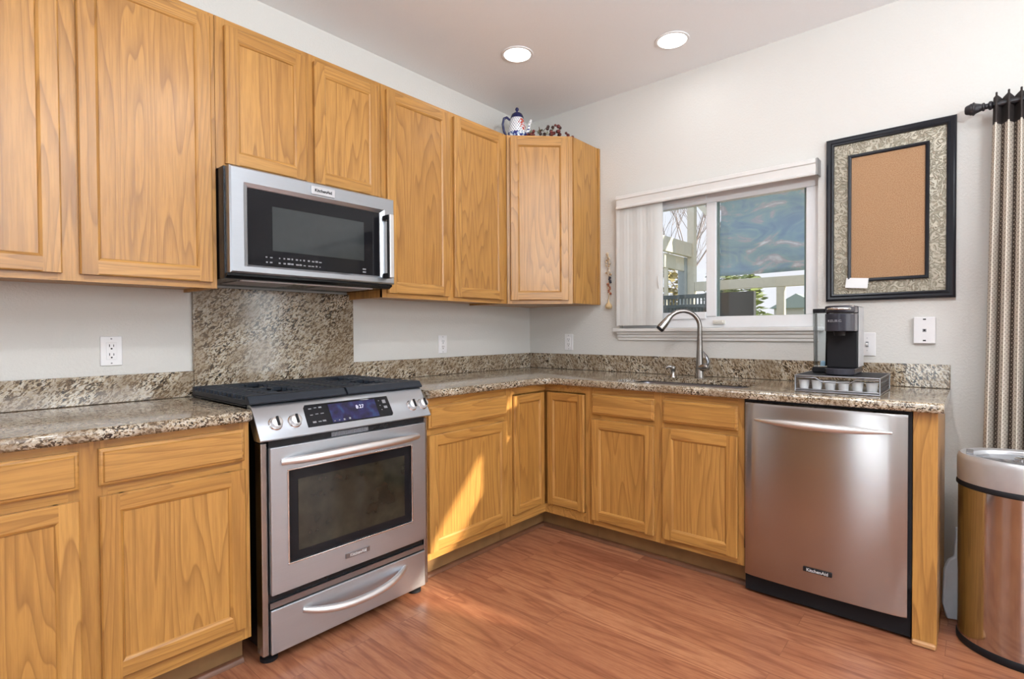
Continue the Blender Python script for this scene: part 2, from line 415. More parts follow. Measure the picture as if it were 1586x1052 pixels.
# kitchen window: vinyl slider in a drywall return
win = structure(G().box(.035, .085, WY0, WY1, WZ0, WZ0 + .066).box(.035, .085, WY0, WY1, 1.925, WZ1)
    .box(.035, .085, WY0, -1.842, WZ0 + .066, 1.925).box(.035, .085, -.82, WY1, WZ0 + .066, 1.925)
    .box(.030, .080, -1.374, -1.318, WZ0 + .066, 1.925).build('window_1', VINYL, bevel=.004), )
G().box(.022, .05, -1.318, -.806, 1.245, 1.286).box(.022, .05, -1.318, -.806, 1.945, 1.97).box(.022, .05, -1.04, -1.02, 1.286, 1.945).box(.022, .05, -.826, -.806, 1.286, 1.945).build('sash', VINYL, win, bevel=.003)
G().box(.060, .064, -1.318, -.82, 1.286, 1.945).build('pane', GLASS, win, smooth=0)
G().box(.068, .072, -1.842, -1.374, WZ0 + .066, 1.957).build('pane', GLASS, win, smooth=0)
G().box(.05, .066, -1.386, -1.374, 1.258, 1.957).box(.05, .066, -1.842, -1.832, 1.258, 1.957).build('glazing_bead', plain('grey_green_seal', (.12, .17, .16), .5), win, smooth=0)
G().box(.018, .035, -1.43, -1.36, 1.2125, 1.236).box(.010, .035, -1.42, -1.37, 1.222, 1.236).build('latch', plain('cream_plastic', (.75, .74, .68), .4), win, bevel=.003)
# sill and apron
sill = structure(G().box(-.048, .035, WY0 - .03, WY1 + .03, 1.170, 1.1918).build('trim_4', WHITE, bevel=.006, seg=3))
ap = [(-.002, 1.1695), (-.036, 1.1695), (-.034, 1.158), (-.024, 1.150), (-.022, 1.136), (-.014, 1.130), (-.014, 1.118), (-.002, 1.114)]
structure(G().prism(ap, 'y', WY0 - .005, WY1 + .005).build('trim_5', WHITE, smooth=30))

# valance and vertical blinds
val = thing('window_valance', 'white fabric-faced valance rail across the top of the kitchen window', 'valance', (0, -1.34, 1.95))
g = G(); pv = [(-.012, .083), (-.085, .083), (-.090, .078), (-.090, .060), (-.082, .056), (-.080, .020), (-.088, .008), (-.086, .001), (-.076, .0), (-.072, .075), (-.012, .075)]
g.prism(pv, 'y', -.570, .556); g.build('valance_face', WHITE, val, smooth=30)
G().box(-.076, -.004, -.578, -.571, .004, .086).build('end_cap', plain('valance_end_grey', (.30, .29, .28), .5), val)
G().box(-.060, -.012, -.56, .55, .045, .074).build('head_rail', WHITE, val)
bl = thing('vertical_blinds', 'stack of white vertical blind vanes drawn to the left of the window', 'blinds', (-.042, -.92, 1.21))
g = G(); n = 15
for i in range(n):
    y = .128 - i * .256 / (n - 1) ; a = math.radians(76 + 5 * math.sin(i * 1.3)); hx, hy = .030 * math.cos(a) * 1.0, .028 * math.sin(a)
    A = [(-hx + .006 * math.cos(t * PI) - .006, y + hy * t) for t in (-1, -.5, 0, .5, 1)]
    pts = [(hx * t * -1 - .004 * (1 - t * t), y + hy * t) for t in (-1, -.5, 0, .5, 1)]
    poly = pts + [(p[0] + .0012, p[1]) for p in pts[::-1]]
    g.prism(poly, 'z', .0, .772)
g.build('vane', BLIND, bl, smooth=60)
g = G().tube([(.0, -.131, .30), (-.012, -.136, .27), (-.012, -.138, .25), (.0, -.134, .225)], .004, 8); g.build('pull_handle', WHITE, bl)

# ------------------------------------------------------------------ cabinets
def door(parent, x0, x1, z0, z1, yf, name='door', sw=.058):
    """recessed panel door; yf is the plane it closes on, the front is 20 mm before it"""
    g = G(); F, B = yf - .020, yf - .0008; c = .011; d = .008
    g.use(OAK_V)
    for xa, xb, s in ((x0, x0 + sw, 1), (x1, x1 - sw, -1)):
        g.prism([(xa, B), (xa, F + .004), (xa + s * .004, F), (xb - s * c, F), (xb - s * c * .35, F + .004), (xb, F + d + .002), (xb, B)], 'z', z0, z1)
    g.use(OAK_H)
    for za, zb, s in ((z0, z0 + sw, 1), (z1, z1 - sw, -1)):
        g.prism([(B, za), (F + .004, za), (F, za + s * .004), (F, zb - s * c), (F + .004, zb - s * c * .35), (F + d + .002, zb), (B, zb)], 'x', x0 + sw - c, x1 - sw + c)
    o = g.build(name, None, parent, smooth=20)
    G().box(x0 + sw - .004, x1 - sw + .004, F + d, B, z0 + sw - .004, z1 - sw + .004).build('door_panel', OAK_V, o, smooth=0)
    return o
def drawer(parent, x0, x1, z0, z1, yf, name='drawer'):
    g = G().use(OAK_H); F, B = yf - .020, yf - .0008
    rs = [(0, B), (0, F + .009), (.004, F + .006), (.009, F + .005), (.012, F)]
    g.loft([[(x0 + i, y, z0 + i), (x1 - i, y, z0 + i), (x1 - i, y, z1 - i), (x0 + i, y, z1 - i)] for i, y in rs])
    return g.build(name, None, parent, smooth=20)
def face_frame(parent, w, z0, z1, yf, stiles, rails):
    g = G().use(OAK_V)
    for a, b in stiles: g.box(a, b, yf, yf + .019, z0, z1)
    g.use(OAK_H)
    for (a, b, c, d) in rails: g.box(a, b, yf + .0006, yf + .0185, c, d)
    return g.build('face_frame', None, parent, smooth=0)
ZUB, ZUT, YU = 1.348, 2.392, -.318
ZDB, ZDT = 1.371, 2.369
def wall_cabinet(name, label, x_left, w, zb, doors, stiles):
    t = thing(name, label, 'wall cabinet', (x_left, 0, 0))
    G().box(.001, w - .001, YU + .0195, -.002, zb + .012, ZUT).box(.001, .017, YU + .0195, -.002, zb, zb + .012).box(w - .017, w - .001, YU + .0195, -.002, zb, zb + .012).build('carcass', OAK_V, t, smooth=0)
    face_frame(t, w, zb, ZUT, YU, stiles, [(0, w, zb, zb + .036), (0, w, ZUT - .04, ZUT)])
    for a, b, c, d in doors: door(t, a, b, c, d, YU)
    return t
X = -3.19
wall_cabinet('wall_cabinet', 'tall two-door oak wall cabinet left of the microwave', X, .901, ZUB, [(-3.145 - X, -2.750 - X, ZDB, ZDT), (-2.706 - X, -2.307 - X, ZDB, ZDT)], [(0, .03), (.43, .495), (.88, .901)])
X = -2.287
wall_cabinet('wall_cabinet', 'short two-door oak wall cabinet directly above the microwave', X, .750, 1.810, [(-2.256 - X, -1.927 - X, 1.832, 2.362), (-1.889 - X, -1.558 - X, 1.832, 2.362)], [(0, .04), (.350, .410), (.72, .75)])
X = -1.535
wall_cabinet('wall_cabinet', 'tall two-door oak wall cabinet between the microwave and the corner cabinet', X, .923, ZUB, [(-1.509 - X, -1.103 - X, ZDB, ZDT), (-1.063 - X, -.655 - X, ZDB, ZDT)], [(0, .035), (.425, .48), (.87, .923)])
# diagonal corner unit
DL = Vector((-.610, -.320, 0)); t = thing('corner_wall_cabinet', 'diagonal oak corner wall cabinet with the blue teapot on top', 'wall cabinet', DL, -PI / 4)
R = Matrix.Rotation(PI / 4, 3, 'Z')
def dl(x, y): p = R @ (Vector((x, y, 0)) - DL); return (p.x, p.y)
wd = math.hypot(-.610 + .320, -.320 + .610)
poly = [dl(-.602, -.306), dl(-.306, -.602), dl(-.306, -.610), dl(-.002, -.610), dl(-.002, -.002), dl(-.609, -.002), dl(-.609, -.306)]
G().prism(poly, 'z', ZUB + .004, ZUT).build('carcass', OAK_V, t, smooth=0)
face_frame(t, wd, ZUB, ZUT, -.0005, [(.0, .03), (wd - .035, wd)], [(0, wd, ZUB, ZUB + .036), (0, wd, ZUT - .04, ZUT)])
door(t, .020, wd - .026, ZDB, ZDT + .006, -.0005)
p0, p1 = dl(-.025, -.6105), dl(-.002, -.6105)
G(Matrix.Translation((*dl(-.012, -.613), 0)) @ Matrix.Rotation(PI / 4, 4, 'Z')).box(-.011, .010, -.0035, .002, ZUB + .004, ZUT).build('scribe_strip', OAK_V, t, smooth=0)

YB, ZKB, ZCB = -.610, .114, .8705
def base_cabinet(name, label, loc, rz, w, stiles, rails, doors, drawers, cat='base cabinet', hollow=False):
    t = thing(name, label, cat, loc, rz)
    if hollow: G().box(.001, .018, YB + .0195, -.002, ZKB, ZCB - .001).box(w - .018, w - .001, YB + .0195, -.002, ZKB, ZCB - .001).box(.018, w - .018, YB + .0195, -.002, ZKB, ZKB + .018).box(.018, w - .018, -.010, -.002, ZKB + .018, ZCB - .001).build('carcass', OAK_V, t, smooth=0)
    else: G().box(.001, w - .001, YB + .0195, -.002, ZKB, ZCB - .001).build('carcass', OAK_V, t, smooth=0)
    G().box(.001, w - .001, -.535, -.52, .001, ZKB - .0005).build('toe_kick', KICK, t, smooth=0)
    face_frame(t, w, ZKB, ZCB, YB, stiles, rails)
    for d in doors: door(t, *d, YB)
    for d in drawers: drawer(t, *d, YB)
    return t
X = -3.19; w = .890
base_cabinet('base_cabinet', 'two-door oak base cabinet with two drawers left of the range', (X, 0, 0), 0, w, [(0, .03), (.40, .49), (w - .03, w)],
    [(0, w, ZKB, .155), (0, w, .690, .745), (0, w, .835, ZCB)], [(-3.145 - X, -2.767 - X, .163, .708), (-2.722 - X, -2.319 - X, .163, .708)], [(-3.145 - X, -2.767 - X, .738, .846), (-2.722 - X, -2.319 - X, .738, .846)])
X = -1.522; w = .598
base_cabinet('base_cabinet', 'oak base cabinet with sunlit door and one drawer right of the range', (X, 0, 0), 0, w, [(0, .04), (w - .045, w)],
    [(0, w, ZKB, .15), (0, w, .68, .74), (0, w, .82, ZCB)], [(-1.502 - X, -.962 - X, .153, .697)], [(-1.502 - X, -.962 - X, .728, .832)])
# inside-corner unit with two doors meeting at a right angle
t = thing('corner_base_cabinet', 'inside-corner oak base cabinet with two narrow doors meeting at right angles', 'base cabinet', (0, 0, 0))
G().prism([(-.9225, -.002), (-.002, -.002), (-.002, -.9225), (-.590, -.9225), (-.590, -.590), (-.9225, -.590)], 'z', ZKB, ZCB - .001).build('carcass', OAK_V, t, smooth=0)
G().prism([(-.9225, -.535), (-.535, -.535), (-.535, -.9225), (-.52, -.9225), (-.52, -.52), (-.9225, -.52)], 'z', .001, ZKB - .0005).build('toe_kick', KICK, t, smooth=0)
g = G().use(OAK_V); g.box(-.9225, -.905, YB, -.5905, ZKB, ZCB).box(YB, -.5905, -.9225, -.893, ZKB, ZCB)
g.use(OAK_H); g.box(-.905, YB, YB, -.5905, ZKB, .165).box(-.905, YB, YB, -.5905, .832, ZCB).box(YB, -.5905, -.893, -.5905, ZKB, .165).box(YB, -.5905, -.893, -.5905, .832, ZCB)
g.build('face_frame', None, t, smooth=0)
door(t, -.901, -.634, .172, .824, YB + .003, sw=.05)
e = door(t, .636, .889, .172, .824, YB + .003, sw=.05); e.rotation_euler = (0, 0, -PI / 2)
X = -.9235; w = .814
base_cabinet('sink_base_cabinet', 'two-door oak base cabinet under the sink with two false drawer fronts', (0, X, 0), -PI / 2, w, [(0, .02), (.375, .435), (w - .028, w)],
    [(0, w, ZKB, .148), (0, w, .68, .74), (0, w, .825, ZCB)], [(.0165, .3825, .148, .697), (.4275, .788, .148, .697)], [(.0165, .3825, .724, .834), (.4275, .788, .724, .834)], hollow=True)
# end panel beside the dishwasher
t = thing('end_panel', 'narrow vertical oak end panel at the right side of the dishwasher', 'cabinet panel', (0, -2.378, 0))
G().box(-.612, -.592, -.037, .036, .001, ZCB).build('filler_stile', OAK_V, t, bevel=.002)
G().box(-.5915, -.003, -.037, -.018, .001, ZCB).build('side_panel', OAK_V, t, smooth=0)

# ------------------------------------------------------------------ granite
ZT0, ZT1 = .8715, .909
def rounded_top(poly, name, mat, label, cut=None):
    g = G().prism(poly, 'z', ZT0, ZT1)
    bmesh.ops.recalc_face_normals(g.bm, faces=g.bm.faces)
    ed = [e for e in g.bm.edges if abs(e.verts[0].co.z - e.verts[1].co.z) < 1e-6 and all(v.co.x < -.05 and v.co.y < -.05 for v in e.verts) and (len([v for v in e.verts if v.co.x <= -.64 or v.co.y <= -2.42]) or 1)]
    bmesh.ops.bevel(g.bm, geom=ed, offset=.012, segments=4, profile=.5, affect='EDGES')
    if cut is None: o = g.build(name, mat, smooth=40)
    else:
        tmp = g.build('tmp_top', mat, smooth=0); x0, x1, y0, y1, r = cut
        pts = []
        for cx, cy, a0 in ((x1 - r, y1 - r, 0), (x0 + r, y1 - r, 90), (x0 + r, y0 + r, 180), (x1 - r, y0 + r, 270)):
            pts += [(cx + r * math.cos(math.radians(a0 + k * 15)), cy + r * math.sin(math.radians(a0 + k * 15))) for k in range(7)]
        cx, cy = (x0 + x1) / 2, (y0 + y1) / 2; gx, gy = 1 + .044 / (x1 - x0), 1 + .044 / (y1 - y0)
        cu = G().prism(pts, 'z', ZT0 - .05, ZT1 + .05).build('tmp_cut', mat, smooth=0)
        cv = G().prism([((x - cx) * gx + cx, (y - cy) * gy + cy) for x, y in pts], 'z', ZT0 - .05, .8835).build('tmp_recess', mat, smooth=0)
        for q in (cu, cv):
            b = tmp.modifiers.new('b', 'BOOLEAN'); b.operation = 'DIFFERENCE'; b.object = q; b.solver = 'EXACT'
        dg = bpy.context.evaluated_depsgraph_get(); dg.update()
        me = bpy.data.meshes.new_from_object(tmp.evaluated_get(dg)); bpy.data.objects.remove(tmp); bpy.data.objects.remove(cu); bpy.data.objects.remove(cv)
        me.name = name
        for p in me.polygons: p.use_smooth = True
        me.set_sharp_from_angle(angle=math.radians(40))
        o = bpy.data.objects.new(name, me); COL.objects.link(o)
    return tag(o, label, 'countertop')
YC = -.648
rounded_top([(-3.20, -.002), (-3.20, YC), (-2.312, YC), (-2.296, YC + .016), (-2.296, -.002)], 'granite_countertop', GRAN_T, 'speckled granite countertop left of the range')
inner = [(-.648 - .09 + .09 * math.sin(a), -.648 - .09 + .09 * math.cos(a)) for a in [k * PI / 12 for k in range(7)]]
YE = -2.433
rounded_top([(-1.514, -.002), (-1.514, YC)] + inner + [(-.648, YE + .016), (-.632, YE), (-.002, YE), (-.002, -.002)], 'granite_countertop', GRAN_T,
    'L-shaped speckled granite countertop holding the sink', (-.580, -.215, -1.715, -1.045, .06))
ZS1 = 1.017
def slab(g, name, mat, label): return tag(g.build(name, mat, bevel=.0025), label, 'backsplash')
slab(G().box(-3.20, -2.278, -.021, -.0015, ZT1 + .001, ZS1), 'granite_backsplash', GRAN_A, 'low granite backsplash strip on the wall left of the range')
slab(G().box(-2.277, -1.509, -.022, -.0015, ZT1 + .001, 1.375), 'granite_backsplash', GRAN_A, 'tall granite backsplash slab behind the range under the microwave')
slab(G().box(-1.508, -.0015, -.021, -.0015, ZT1 + .001, ZS1), 'granite_backsplash', GRAN_A, 'low granite backsplash strip between the range and the room corner')
slab(G().box(-.021, -.0015, YE, -.0225, ZT1 + .001, ZS1), 'granite_backsplash', GRAN_B, 'long low granite backsplash strip on the window wall behind the faucet')

# ------------------------------------------------------------------ sink, faucet, soap pump
t = thing('undermount_sink', 'stainless undermount sink bowl let into the granite countertop', 'sink', (-.3975, -1.38, .704))
g = G(); g.use(steel('sink_steel', (.22, .23, .26), .3))
def rr(a, b, z, r=.05):
    r = min(r, a * .6, b * .6); P = []
    for cx, cy, a0 in ((a - r, b - r, 0), (-a + r, b - r, 90), (-a + r, -b + r, 180), (a - r, -b + r, 270)):
        P += [(cx + r * math.cos(math.radians(a0 + k * 18)), cy + r * math.sin(math.radians(a0 + k * 18)), z) for k in range(6)]
    return P
g.loft([rr(.2005, .353, .1775), rr(.187, .339, .1775), rr(.180, .333, .165), rr(.172, .325, .03), rr(.15, .30, .004), rr(.03, .03, .0, .02)], cap=False)
g.build('bowl', None, t, smooth=50)
G().cyl((0, 0, .0005), .042, .004).build('drain', CHROME, t)

fx, fy = -.135, -1.345
t = thing('kitchen_faucet', 'tall gooseneck brushed nickel kitchen faucet behind the sink', 'faucet', (fx, fy, ZT1 + .0005))
G().lathe([(.027, 0), (.0265, .008), (.023, .03), (.0205, .09), (.0165, .17), (.0140, .235), (.0135, .24)], n=28).build('body', NICKEL, t, smooth=60)
d = Vector((-.62, .785, 0)).normalized(); Rr = .093
path = [Vector((0, 0, .238)), Vector((0, 0, .262)), Vector((0, 0, .285))] + [d * (Rr - Rr * math.cos(a)) + Vector((0, 0, .285 + Rr * math.sin(a))) for a in [k * PI / 16 for k in range(1, 13)]]
G().tube(path, [.0135] * 3 + [.0125] * 12, 16).build('spout', NICKEL, t, smooth=60)
e = path[-1]; dr = (path[-1] - path[-2]).normalized(); dr2 = (dr + Vector((0, 0, -.35)) + d * .06).normalized()
sh = G(); sh.tube([e + dr * .002, e + dr * .012, e + dr2 * .03, e + dr2 * .065, e + dr2 * .092], [.0150, .0158, .0185, .0225, .0235], 18)
o = sh.build('spray_head', NICKEL, t, smooth=60)
G().tube([e + dr2 * .091, e + dr2 * .103], [.0225, .021], 18).build('spray_face', BLACKMATTE, o, smooth=60)
h = G().use(NICKEL); sd = Vector((-.25, -.97, 0)).normalized()
h.tube([Vector((0, 0, .055)), sd * .030 + Vector((0, 0, .060)), sd * .054 + Vector((0, 0, .066)), sd * .058 + Vector((0, 0, .067))], [.022, .022, .019, .014], 16)
h.use(GUNMETAL).tube([sd * .048 + Vector((0, 0, .070)), sd * .058 + Vector((0, 0, .092)), sd * .044 + Vector((0, 0, .122)), sd * .022 + Vector((0, 0, .150))], [.014, .015, .012, .005], 14, (1, .6))
h.build('lever_handle', None, t, smooth=60)
t = thing('soap_dispenser', 'short curved chrome soap pump on the counter beside the faucet', 'soap dispenser', (-.175, -1.205, ZT1 + .0005))
G().lathe([(.023, 0), (.022, .004), (.016, .012), (.0125, .030), (.0145, .044), (.016, .054), (.013, .062), (.004, .064)], n=20).build('pump_body', NICKEL, t, smooth=60)
G().tube([(0, 0, .052), (-.010, .014, .060), (-.018, .025, .058), (-.023, .032, .050)], [.010, .0095, .008, .0065], 10).build('nozzle', NICKEL, t, smooth=60)

# ------------------------------------------------------------------ range
RX = -1.905
t = thing('gas_range', 'stainless slide-in gas range with black grates between the base cabinets', 'range', (RX, 0, 0))
G().box(-.348, .348, -.618, -.56, .032, .796).box(-.348, .348, -.5599, -.025, .032, .905).build('oven_body', BLACK, t, smooth=0)
for s in (-1, 1): G().box(s * .3495, s * .371, -.648, -.60, .040, .790).build('side_trim', STEEL_V, t, bevel=.003)
for x in (-.33, .33):
    for y in (-.60, -.08): G().lathe([(.030, .001), (.030, .012), (.018, .018), (.018, .032)], (x, y, 0), 20).build('leg', BLACKMATTE, t)
# oven door
YD = -.668
def ring_panel(g, x0, x1, z0, z1, hx0, hx1, hz0, hz1, yf, yb, bow=0.0):
    N = 16
    def Y(x): u = (x - (x0 + x1) / 2) / ((x1 - x0) / 2); return yf - bow * (1 - u * u)
    xs = sorted({x0, x1, hx0, hx1, *[x0 + (x1 - x0) * i / N for i in range(N + 1)]}); zs = [z0, hz0, hz1, z1]
    F = {(i, k): g.v((x, Y(x), z)) for i, x in enumerate(xs) for k, z in enumerate(zs)}
    Bk = {(i, k): g.v((x, yb, z)) for i, x in enumerate(xs) for k, z in enumerate(zs)}
    for i in range(len(xs) - 1):
        for k in range(3):
            hole = hx0 - 1e-6 <= xs[i] and xs[i + 1] <= hx1 + 1e-6 and k == 1
            if hole: continue
            g.face([F[i, k], F[i + 1, k], F[i + 1, k + 1], F[i, k + 1]]); g.face([Bk[i, k], Bk[i, k + 1], Bk[i + 1, k + 1], Bk[i + 1, k]])
    n = len(xs)
    for i in range(n - 1):
        g.face([F[i, 0], Bk[i, 0], Bk[i + 1, 0], F[i + 1, 0]]); g.face([F[i, 3], F[i + 1, 3], Bk[i + 1, 3], Bk[i, 3]])
        if hx0 - 1e-6 <= xs[i] and xs[i + 1] <= hx1 + 1e-6:
            g.face([F[i, 1], F[i + 1, 1], Bk[i + 1, 1], Bk[i, 1]]); g.face([F[i, 2], Bk[i, 2], Bk[i + 1, 2], F[i + 1, 2]])
    for k in range(3):
        g.face([F[0, k], F[0, k + 1], Bk[0, k + 1], Bk[0, k]]); g.face([F[n - 1, k], Bk[n - 1, k], Bk[n - 1, k + 1], F[n - 1, k + 1]])
    a, b = xs.index(hx0), xs.index(hx1)
    g.face([F[a, 1], Bk[a, 1], Bk[a, 2], F[a, 2]]); g.face([F[b, 1], F[b, 2], Bk[b, 2], Bk[b, 1]])
def bar_handle(parent, name, x0, x1, z, y, sag, out, r0, r1, mat=STEEL_HANDLE, n=20):
    """bowed bar with tapering ends that turn back into the door"""
    P, Rd = [], []
    for i in range(n + 1):
        u = i / n * 2 - 1; P.append(Vector(((x0 + x1) / 2 + u * (x1 - x0) / 2, y - out * (1 - abs(u) ** 3.0) , z + sag * (1 - u * u)))); Rd.append(r0 + (r1 - r0) * (1 - u ** 4))
    return G().tube(P, Rd, 14).build(name, mat, parent, smooth=60)
od = G(); ring_panel(od, -.3465, .3465, .252, .774, -.282, .266, .352, .683, YD, YD + .04)
od = od.build('oven_door', STEEL, t, bevel=.004)
g = G()
for a, b, c, d in ((-.288, .272, .345, .352), (-.288, .272, .683, .690), (-.288, -.281, .352, .683), (.265, .272, .352, .683)): g.box(a, b, YD - .003, YD + .006, c, d)
g.build('window_bead', CHROME, od, bevel=.002)
G().box(-.2815, .2655, YD + .006, YD + .012, .3525, .6825).build('window_glass', DGLASS, od, smooth=0)
G().box(-.245, .232, YD + .0045, YD + .0058, .385, .645).build('inner_window', OVENWIN, od, smooth=0)
bar_handle(od, 'door_handle', -.305, .305, .718, YD + .004, .008, .050, .0125, .0165)
b = G().box(-.058, .050, YD - .004, YD - .0004, .292, .312).build('badge', GUNMETAL, od, bevel=.001)
lettering('badge_lettering', 'KitchenAid', .0165, MARK, b, Matrix.Translation((-.004, YD - .0045, .302)) @ FACE, bold=.0003)
# vent gap above the door, storage drawer below
G().box(-.347, .347, -.655, -.62, .7745, .7955).build('vent_strip', BLACK, t, smooth=0)
g = G()
for i in range(26): g.box(-.105 + i * .0063, -.1015 + i * .0063, -.6575, -.655, .7765, .7935)
g.build('vent_grille', MARKDIM, t, smooth=0)
dw = G(); dw.box(-.3465, .3465, -.660, -.62, .040, .198); sd_ = dw.build('storage_drawer', STEEL, t, bevel=.004)
bar_handle(sd_, 'drawer_handle', -.228, .236, .158, -.658, -.028, .050, .010, .0145)
g = G().use(BLACK).box(-.347, .347, -.640, -.62, .199, .2505).use(GUNMETAL).box(-.3465, .3465, -.652, -.641, .2015, .222); g.build('drawer_rail', None, t, smooth=0)
# control panel
pa, pb = Vector((0, -.668, .7975)), Vector((0, -.592, .9185)); sl = (pb - pa).normalized(); nm = Vector((0, -sl.z, sl.y))
cp = G().prism([(-.615, .797), (-.662, .797), (-.668, .803), (-.5945, .9175), (-.586, .9215), (-.560, .9205), (-.560, .900)], 'x', -.380, .380).build('control_panel', STEEL, t, bevel=.003, seg=3)
def on_panel(x, s, lift=0.0): return Vector((x, 0, 0)) + pa + sl * s + nm * lift
Mp = Matrix.Translation(on_panel(0, 0)) @ Matrix((( 1, 0, 0, 0), (0, sl.y, nm.y, 0), (0, sl.z, nm.z, 0), (0, 0, 0, 1)))    # local x, along slope, out
g = G(Mp); g.loft([[(x, y, z) for x, y, _ in [(-.200 + i, .028 + i, 0), (.180 - i, .028 + i, 0), (.188 - i, .040, 0), (.184 - i, .122 - i, 0), (-.188 + i, .122 - i, 0), (-.196 + i, .110, 0)]] for i, z in ((0, .0), (0, .0022), (.003, .003))])
dp = g.build('display_panel', DGLASS, cp, smooth=30)
G(Mp).box(-.095, .118, .036, .114, .0031, .0034).build('display_screen', LCD, dp, smooth=0)
g = G(Mp).use(MARKMID)
for x, y, w, h in [(-.172, .104, .012, .004), (-.150, .106, .010, .003), (-.130, .106, .012, .006), (-.172, .078, .011, .003), (-.150, .080, .012, .003), (-.128, .080, .013, .003), (-.168, .048, .014, .007), (-.146, .048, .013, .004), (-.128, .049, .014, .006),
                   (.136, .104, .004, .004), (.136, .082, .004, .004), (.138, .062, .004, .004), (.160, .098, .016, .016), (.160, .072, .016, .011),
                   (-.086, .042, .006, .003), (-.066, .043, .006, .004), (-.044, .043, .007, .006), (-.02, .044, .008, .008)]:
    g.box(x - w / 2, x + w / 2, y - h / 2, y + h / 2, .0035, .0038)
g.build('key_print', None, dp, smooth=0)
lettering('clock_digits', '8:27', .022, DIGITS, dp, Mp @ Matrix.Translation((.040, .088, .0037)), ext=.0001)
for x in (-.314, -.243, .293, .352):
    k = G(Mp @ Matrix.Translation((x, .062, 0))); k.use(CHROME).lathe([(.0255, .0), (.0255, .006), (.0225, .009), (.0225, .010)], n=28)
    k.use(STEEL_HANDLE).lathe([(.0205, .010), (.0195, .026), (.0150, .029), (.001, .0292)], n=28)
    k = k.build('knob', None, cp, smooth=40)
    G(Mp @ Matrix.Translation((x, .062, 0))).box(-.0045, .0045, -.018, .018, .0285, .034).build('knob_grip', BLACKMATTE, k, bevel=.002)
    G(Mp @ Matrix.Translation((x - .004, .1, 0))).box(-.004, .004, -.0015, .0015, .0002, .0008).build('knob_mark', MARKDIM, k, smooth=0)
# cooktop
G().prism([(-.384, -.03), (-.384, -.560), (.384, -.560), (.384, -.03)], 'z', .9105, .917).build('cooktop', BLACK, t, bevel=.003)
for x, y, r in ((-.21, -.44, .045), (-.21, -.17, .036), (.21, -.44, .036), (.21, -.17, .045), (0, -.30, .034)):
    G().use(GREYPL).lathe([(r * 1.25, .917), (r * 1.2, .924)], (x, y, 0), 24).use(BLACKMATTE).lathe([(r, .924), (r, .930), (r * .85, .933), (.001, .9335)], (x, y, 0), 24).build('burner', None, t, smooth=40)
for s in (-1, 1):
    g = G(); xa, xb = (-.386, -.004) if s < 0 else (.004, .386); zt, zb = .953, .935
    g.prism([(-.556, .919), (-.598, .923), (-.600, .930), (-.580, .952), (-.556, .953)], 'x', xa, xb)          # broad front rail
    g.box(xa, xb, -.040, -.062, .920, zt)
    xe = xa if s < 0 else xb - .016; xi = xb - .014 if s < 0 else xa
    g.box(xe, xe + .016, -.56, -.06, .918, .938); g.box(xi, xi + .014, -.56, -.06, zb, zt)
    for i in range(11):
        y = -.094 - i * .0435
        for c0, c1 in ((xa, xa + .085), (xb - .085, xb)): g.box(c0 + .002, c1, y - .008, y + .008, zb - .004, zt - .001)
        mid = (xa + xb) / 2
        if i in (0, 5, 10): g.box(xa + .08, xb - .08, y - .008, y + .008, zb, zt)
        else: g.box(xa + .08, mid - .040, y - .006, y + .006, zb, zt - .001); g.box(mid + .040, xb - .08, y - .006, y + .006, zb, zt - .001)
    mid = (xa + xb) / 2
    for dx in (-.095, .095): g.box(mid + dx - .006, mid + dx + .006, -.56, -.06, zb, zt - .0015)
    g.box(mid - .006, mid + .006, -.545, -.49, zb, zt - .002); g.box(mid - .006, mid + .006, -.36, -.25, zb, zt - .002); g.box(mid - .006, mid + .006, -.12, -.06, zb, zt - .002)
    g.build('grate', GRATE, t, bevel=.0025)

# ------------------------------------------------------------------ microwave
t = thing('microwave_oven', 'stainless over-the-range microwave with black glass door', 'microwave', (-1.908, 0, 0))
YM = -.42
G().box(-.376, .376, -.378, -.003, 1.385, 1.8085).build('housing', BLACK, t, smooth=0)
G().prism([(-.05, 1.3845), (-.375, 1.3845), (-.398, 1.396), (-.398, 1.404), (-.378, 1.404), (-.378, 1.386)], 'x', -.374, .374).build('lower_vent', BLACK, t, smooth=0)
g = G().use(GREYPL)
g.box(-.30, -.07, -.30, -.14, 1.3815, 1.3842).box(.07, .30, -.30, -.14, 1.3815, 1.3842)
g.use(PLASTIC).box(-.30, .30, -.345, -.325, 1.382, 1.3842); g.build('underside_filter', None, t, smooth=0)
md = G(); x0, x1, z0, z1, hx0, hx1, hz0, hz1 = -.370, .374, 1.405, 1.807, -.300, .296, 1.441, 1.733
def ring(x0, x1, z0, z1, y): return [(x0, y, z0), (x1, y, z0), (x1, y, z1), (x0, y, z1)]
md.loft([ring(x0, x1, z0, z1, -.379), ring(x0, x1, z0, z1, YM + .006), ring(x0 + .006, x1 - .006, z0 + .006, z1 - .006, YM), ring(hx0 - .020, hx1 + .024, hz0 - .010, hz1 + .018, YM + .002),
         ring(hx0 - .004, hx1 + .004, hz0 - .004, hz1 + .004, YM + .010), ring(hx0, hx1, hz0, hz1, YM + .014)], cap=False)
md = md.build('microwave_door', STEEL, t, smooth=15)
G().box(hx0 - .001, hx1 + .001, YM + .012, YM + .020, hz0 - .001, hz1 + .001).build('door_glass', DGLASS, md, smooth=0)
G().box(-.207, .212, YM + .0105, YM + .0118, 1.503, 1.678).build('window_screen', MWMESH, md, smooth=0)
b = G().box(-.048, .060, YM - .005, YM + .001, 1.757, 1.792).build('badge', SILVERPL, md, bevel=.0015)
lettering('badge_lettering', 'KitchenAid', .0175, BLACKMATTE, b, Matrix.Translation((.006, YM - .0056, 1.7745)) @ FACE, bold=.0004)
g = G(); random.seed(3)
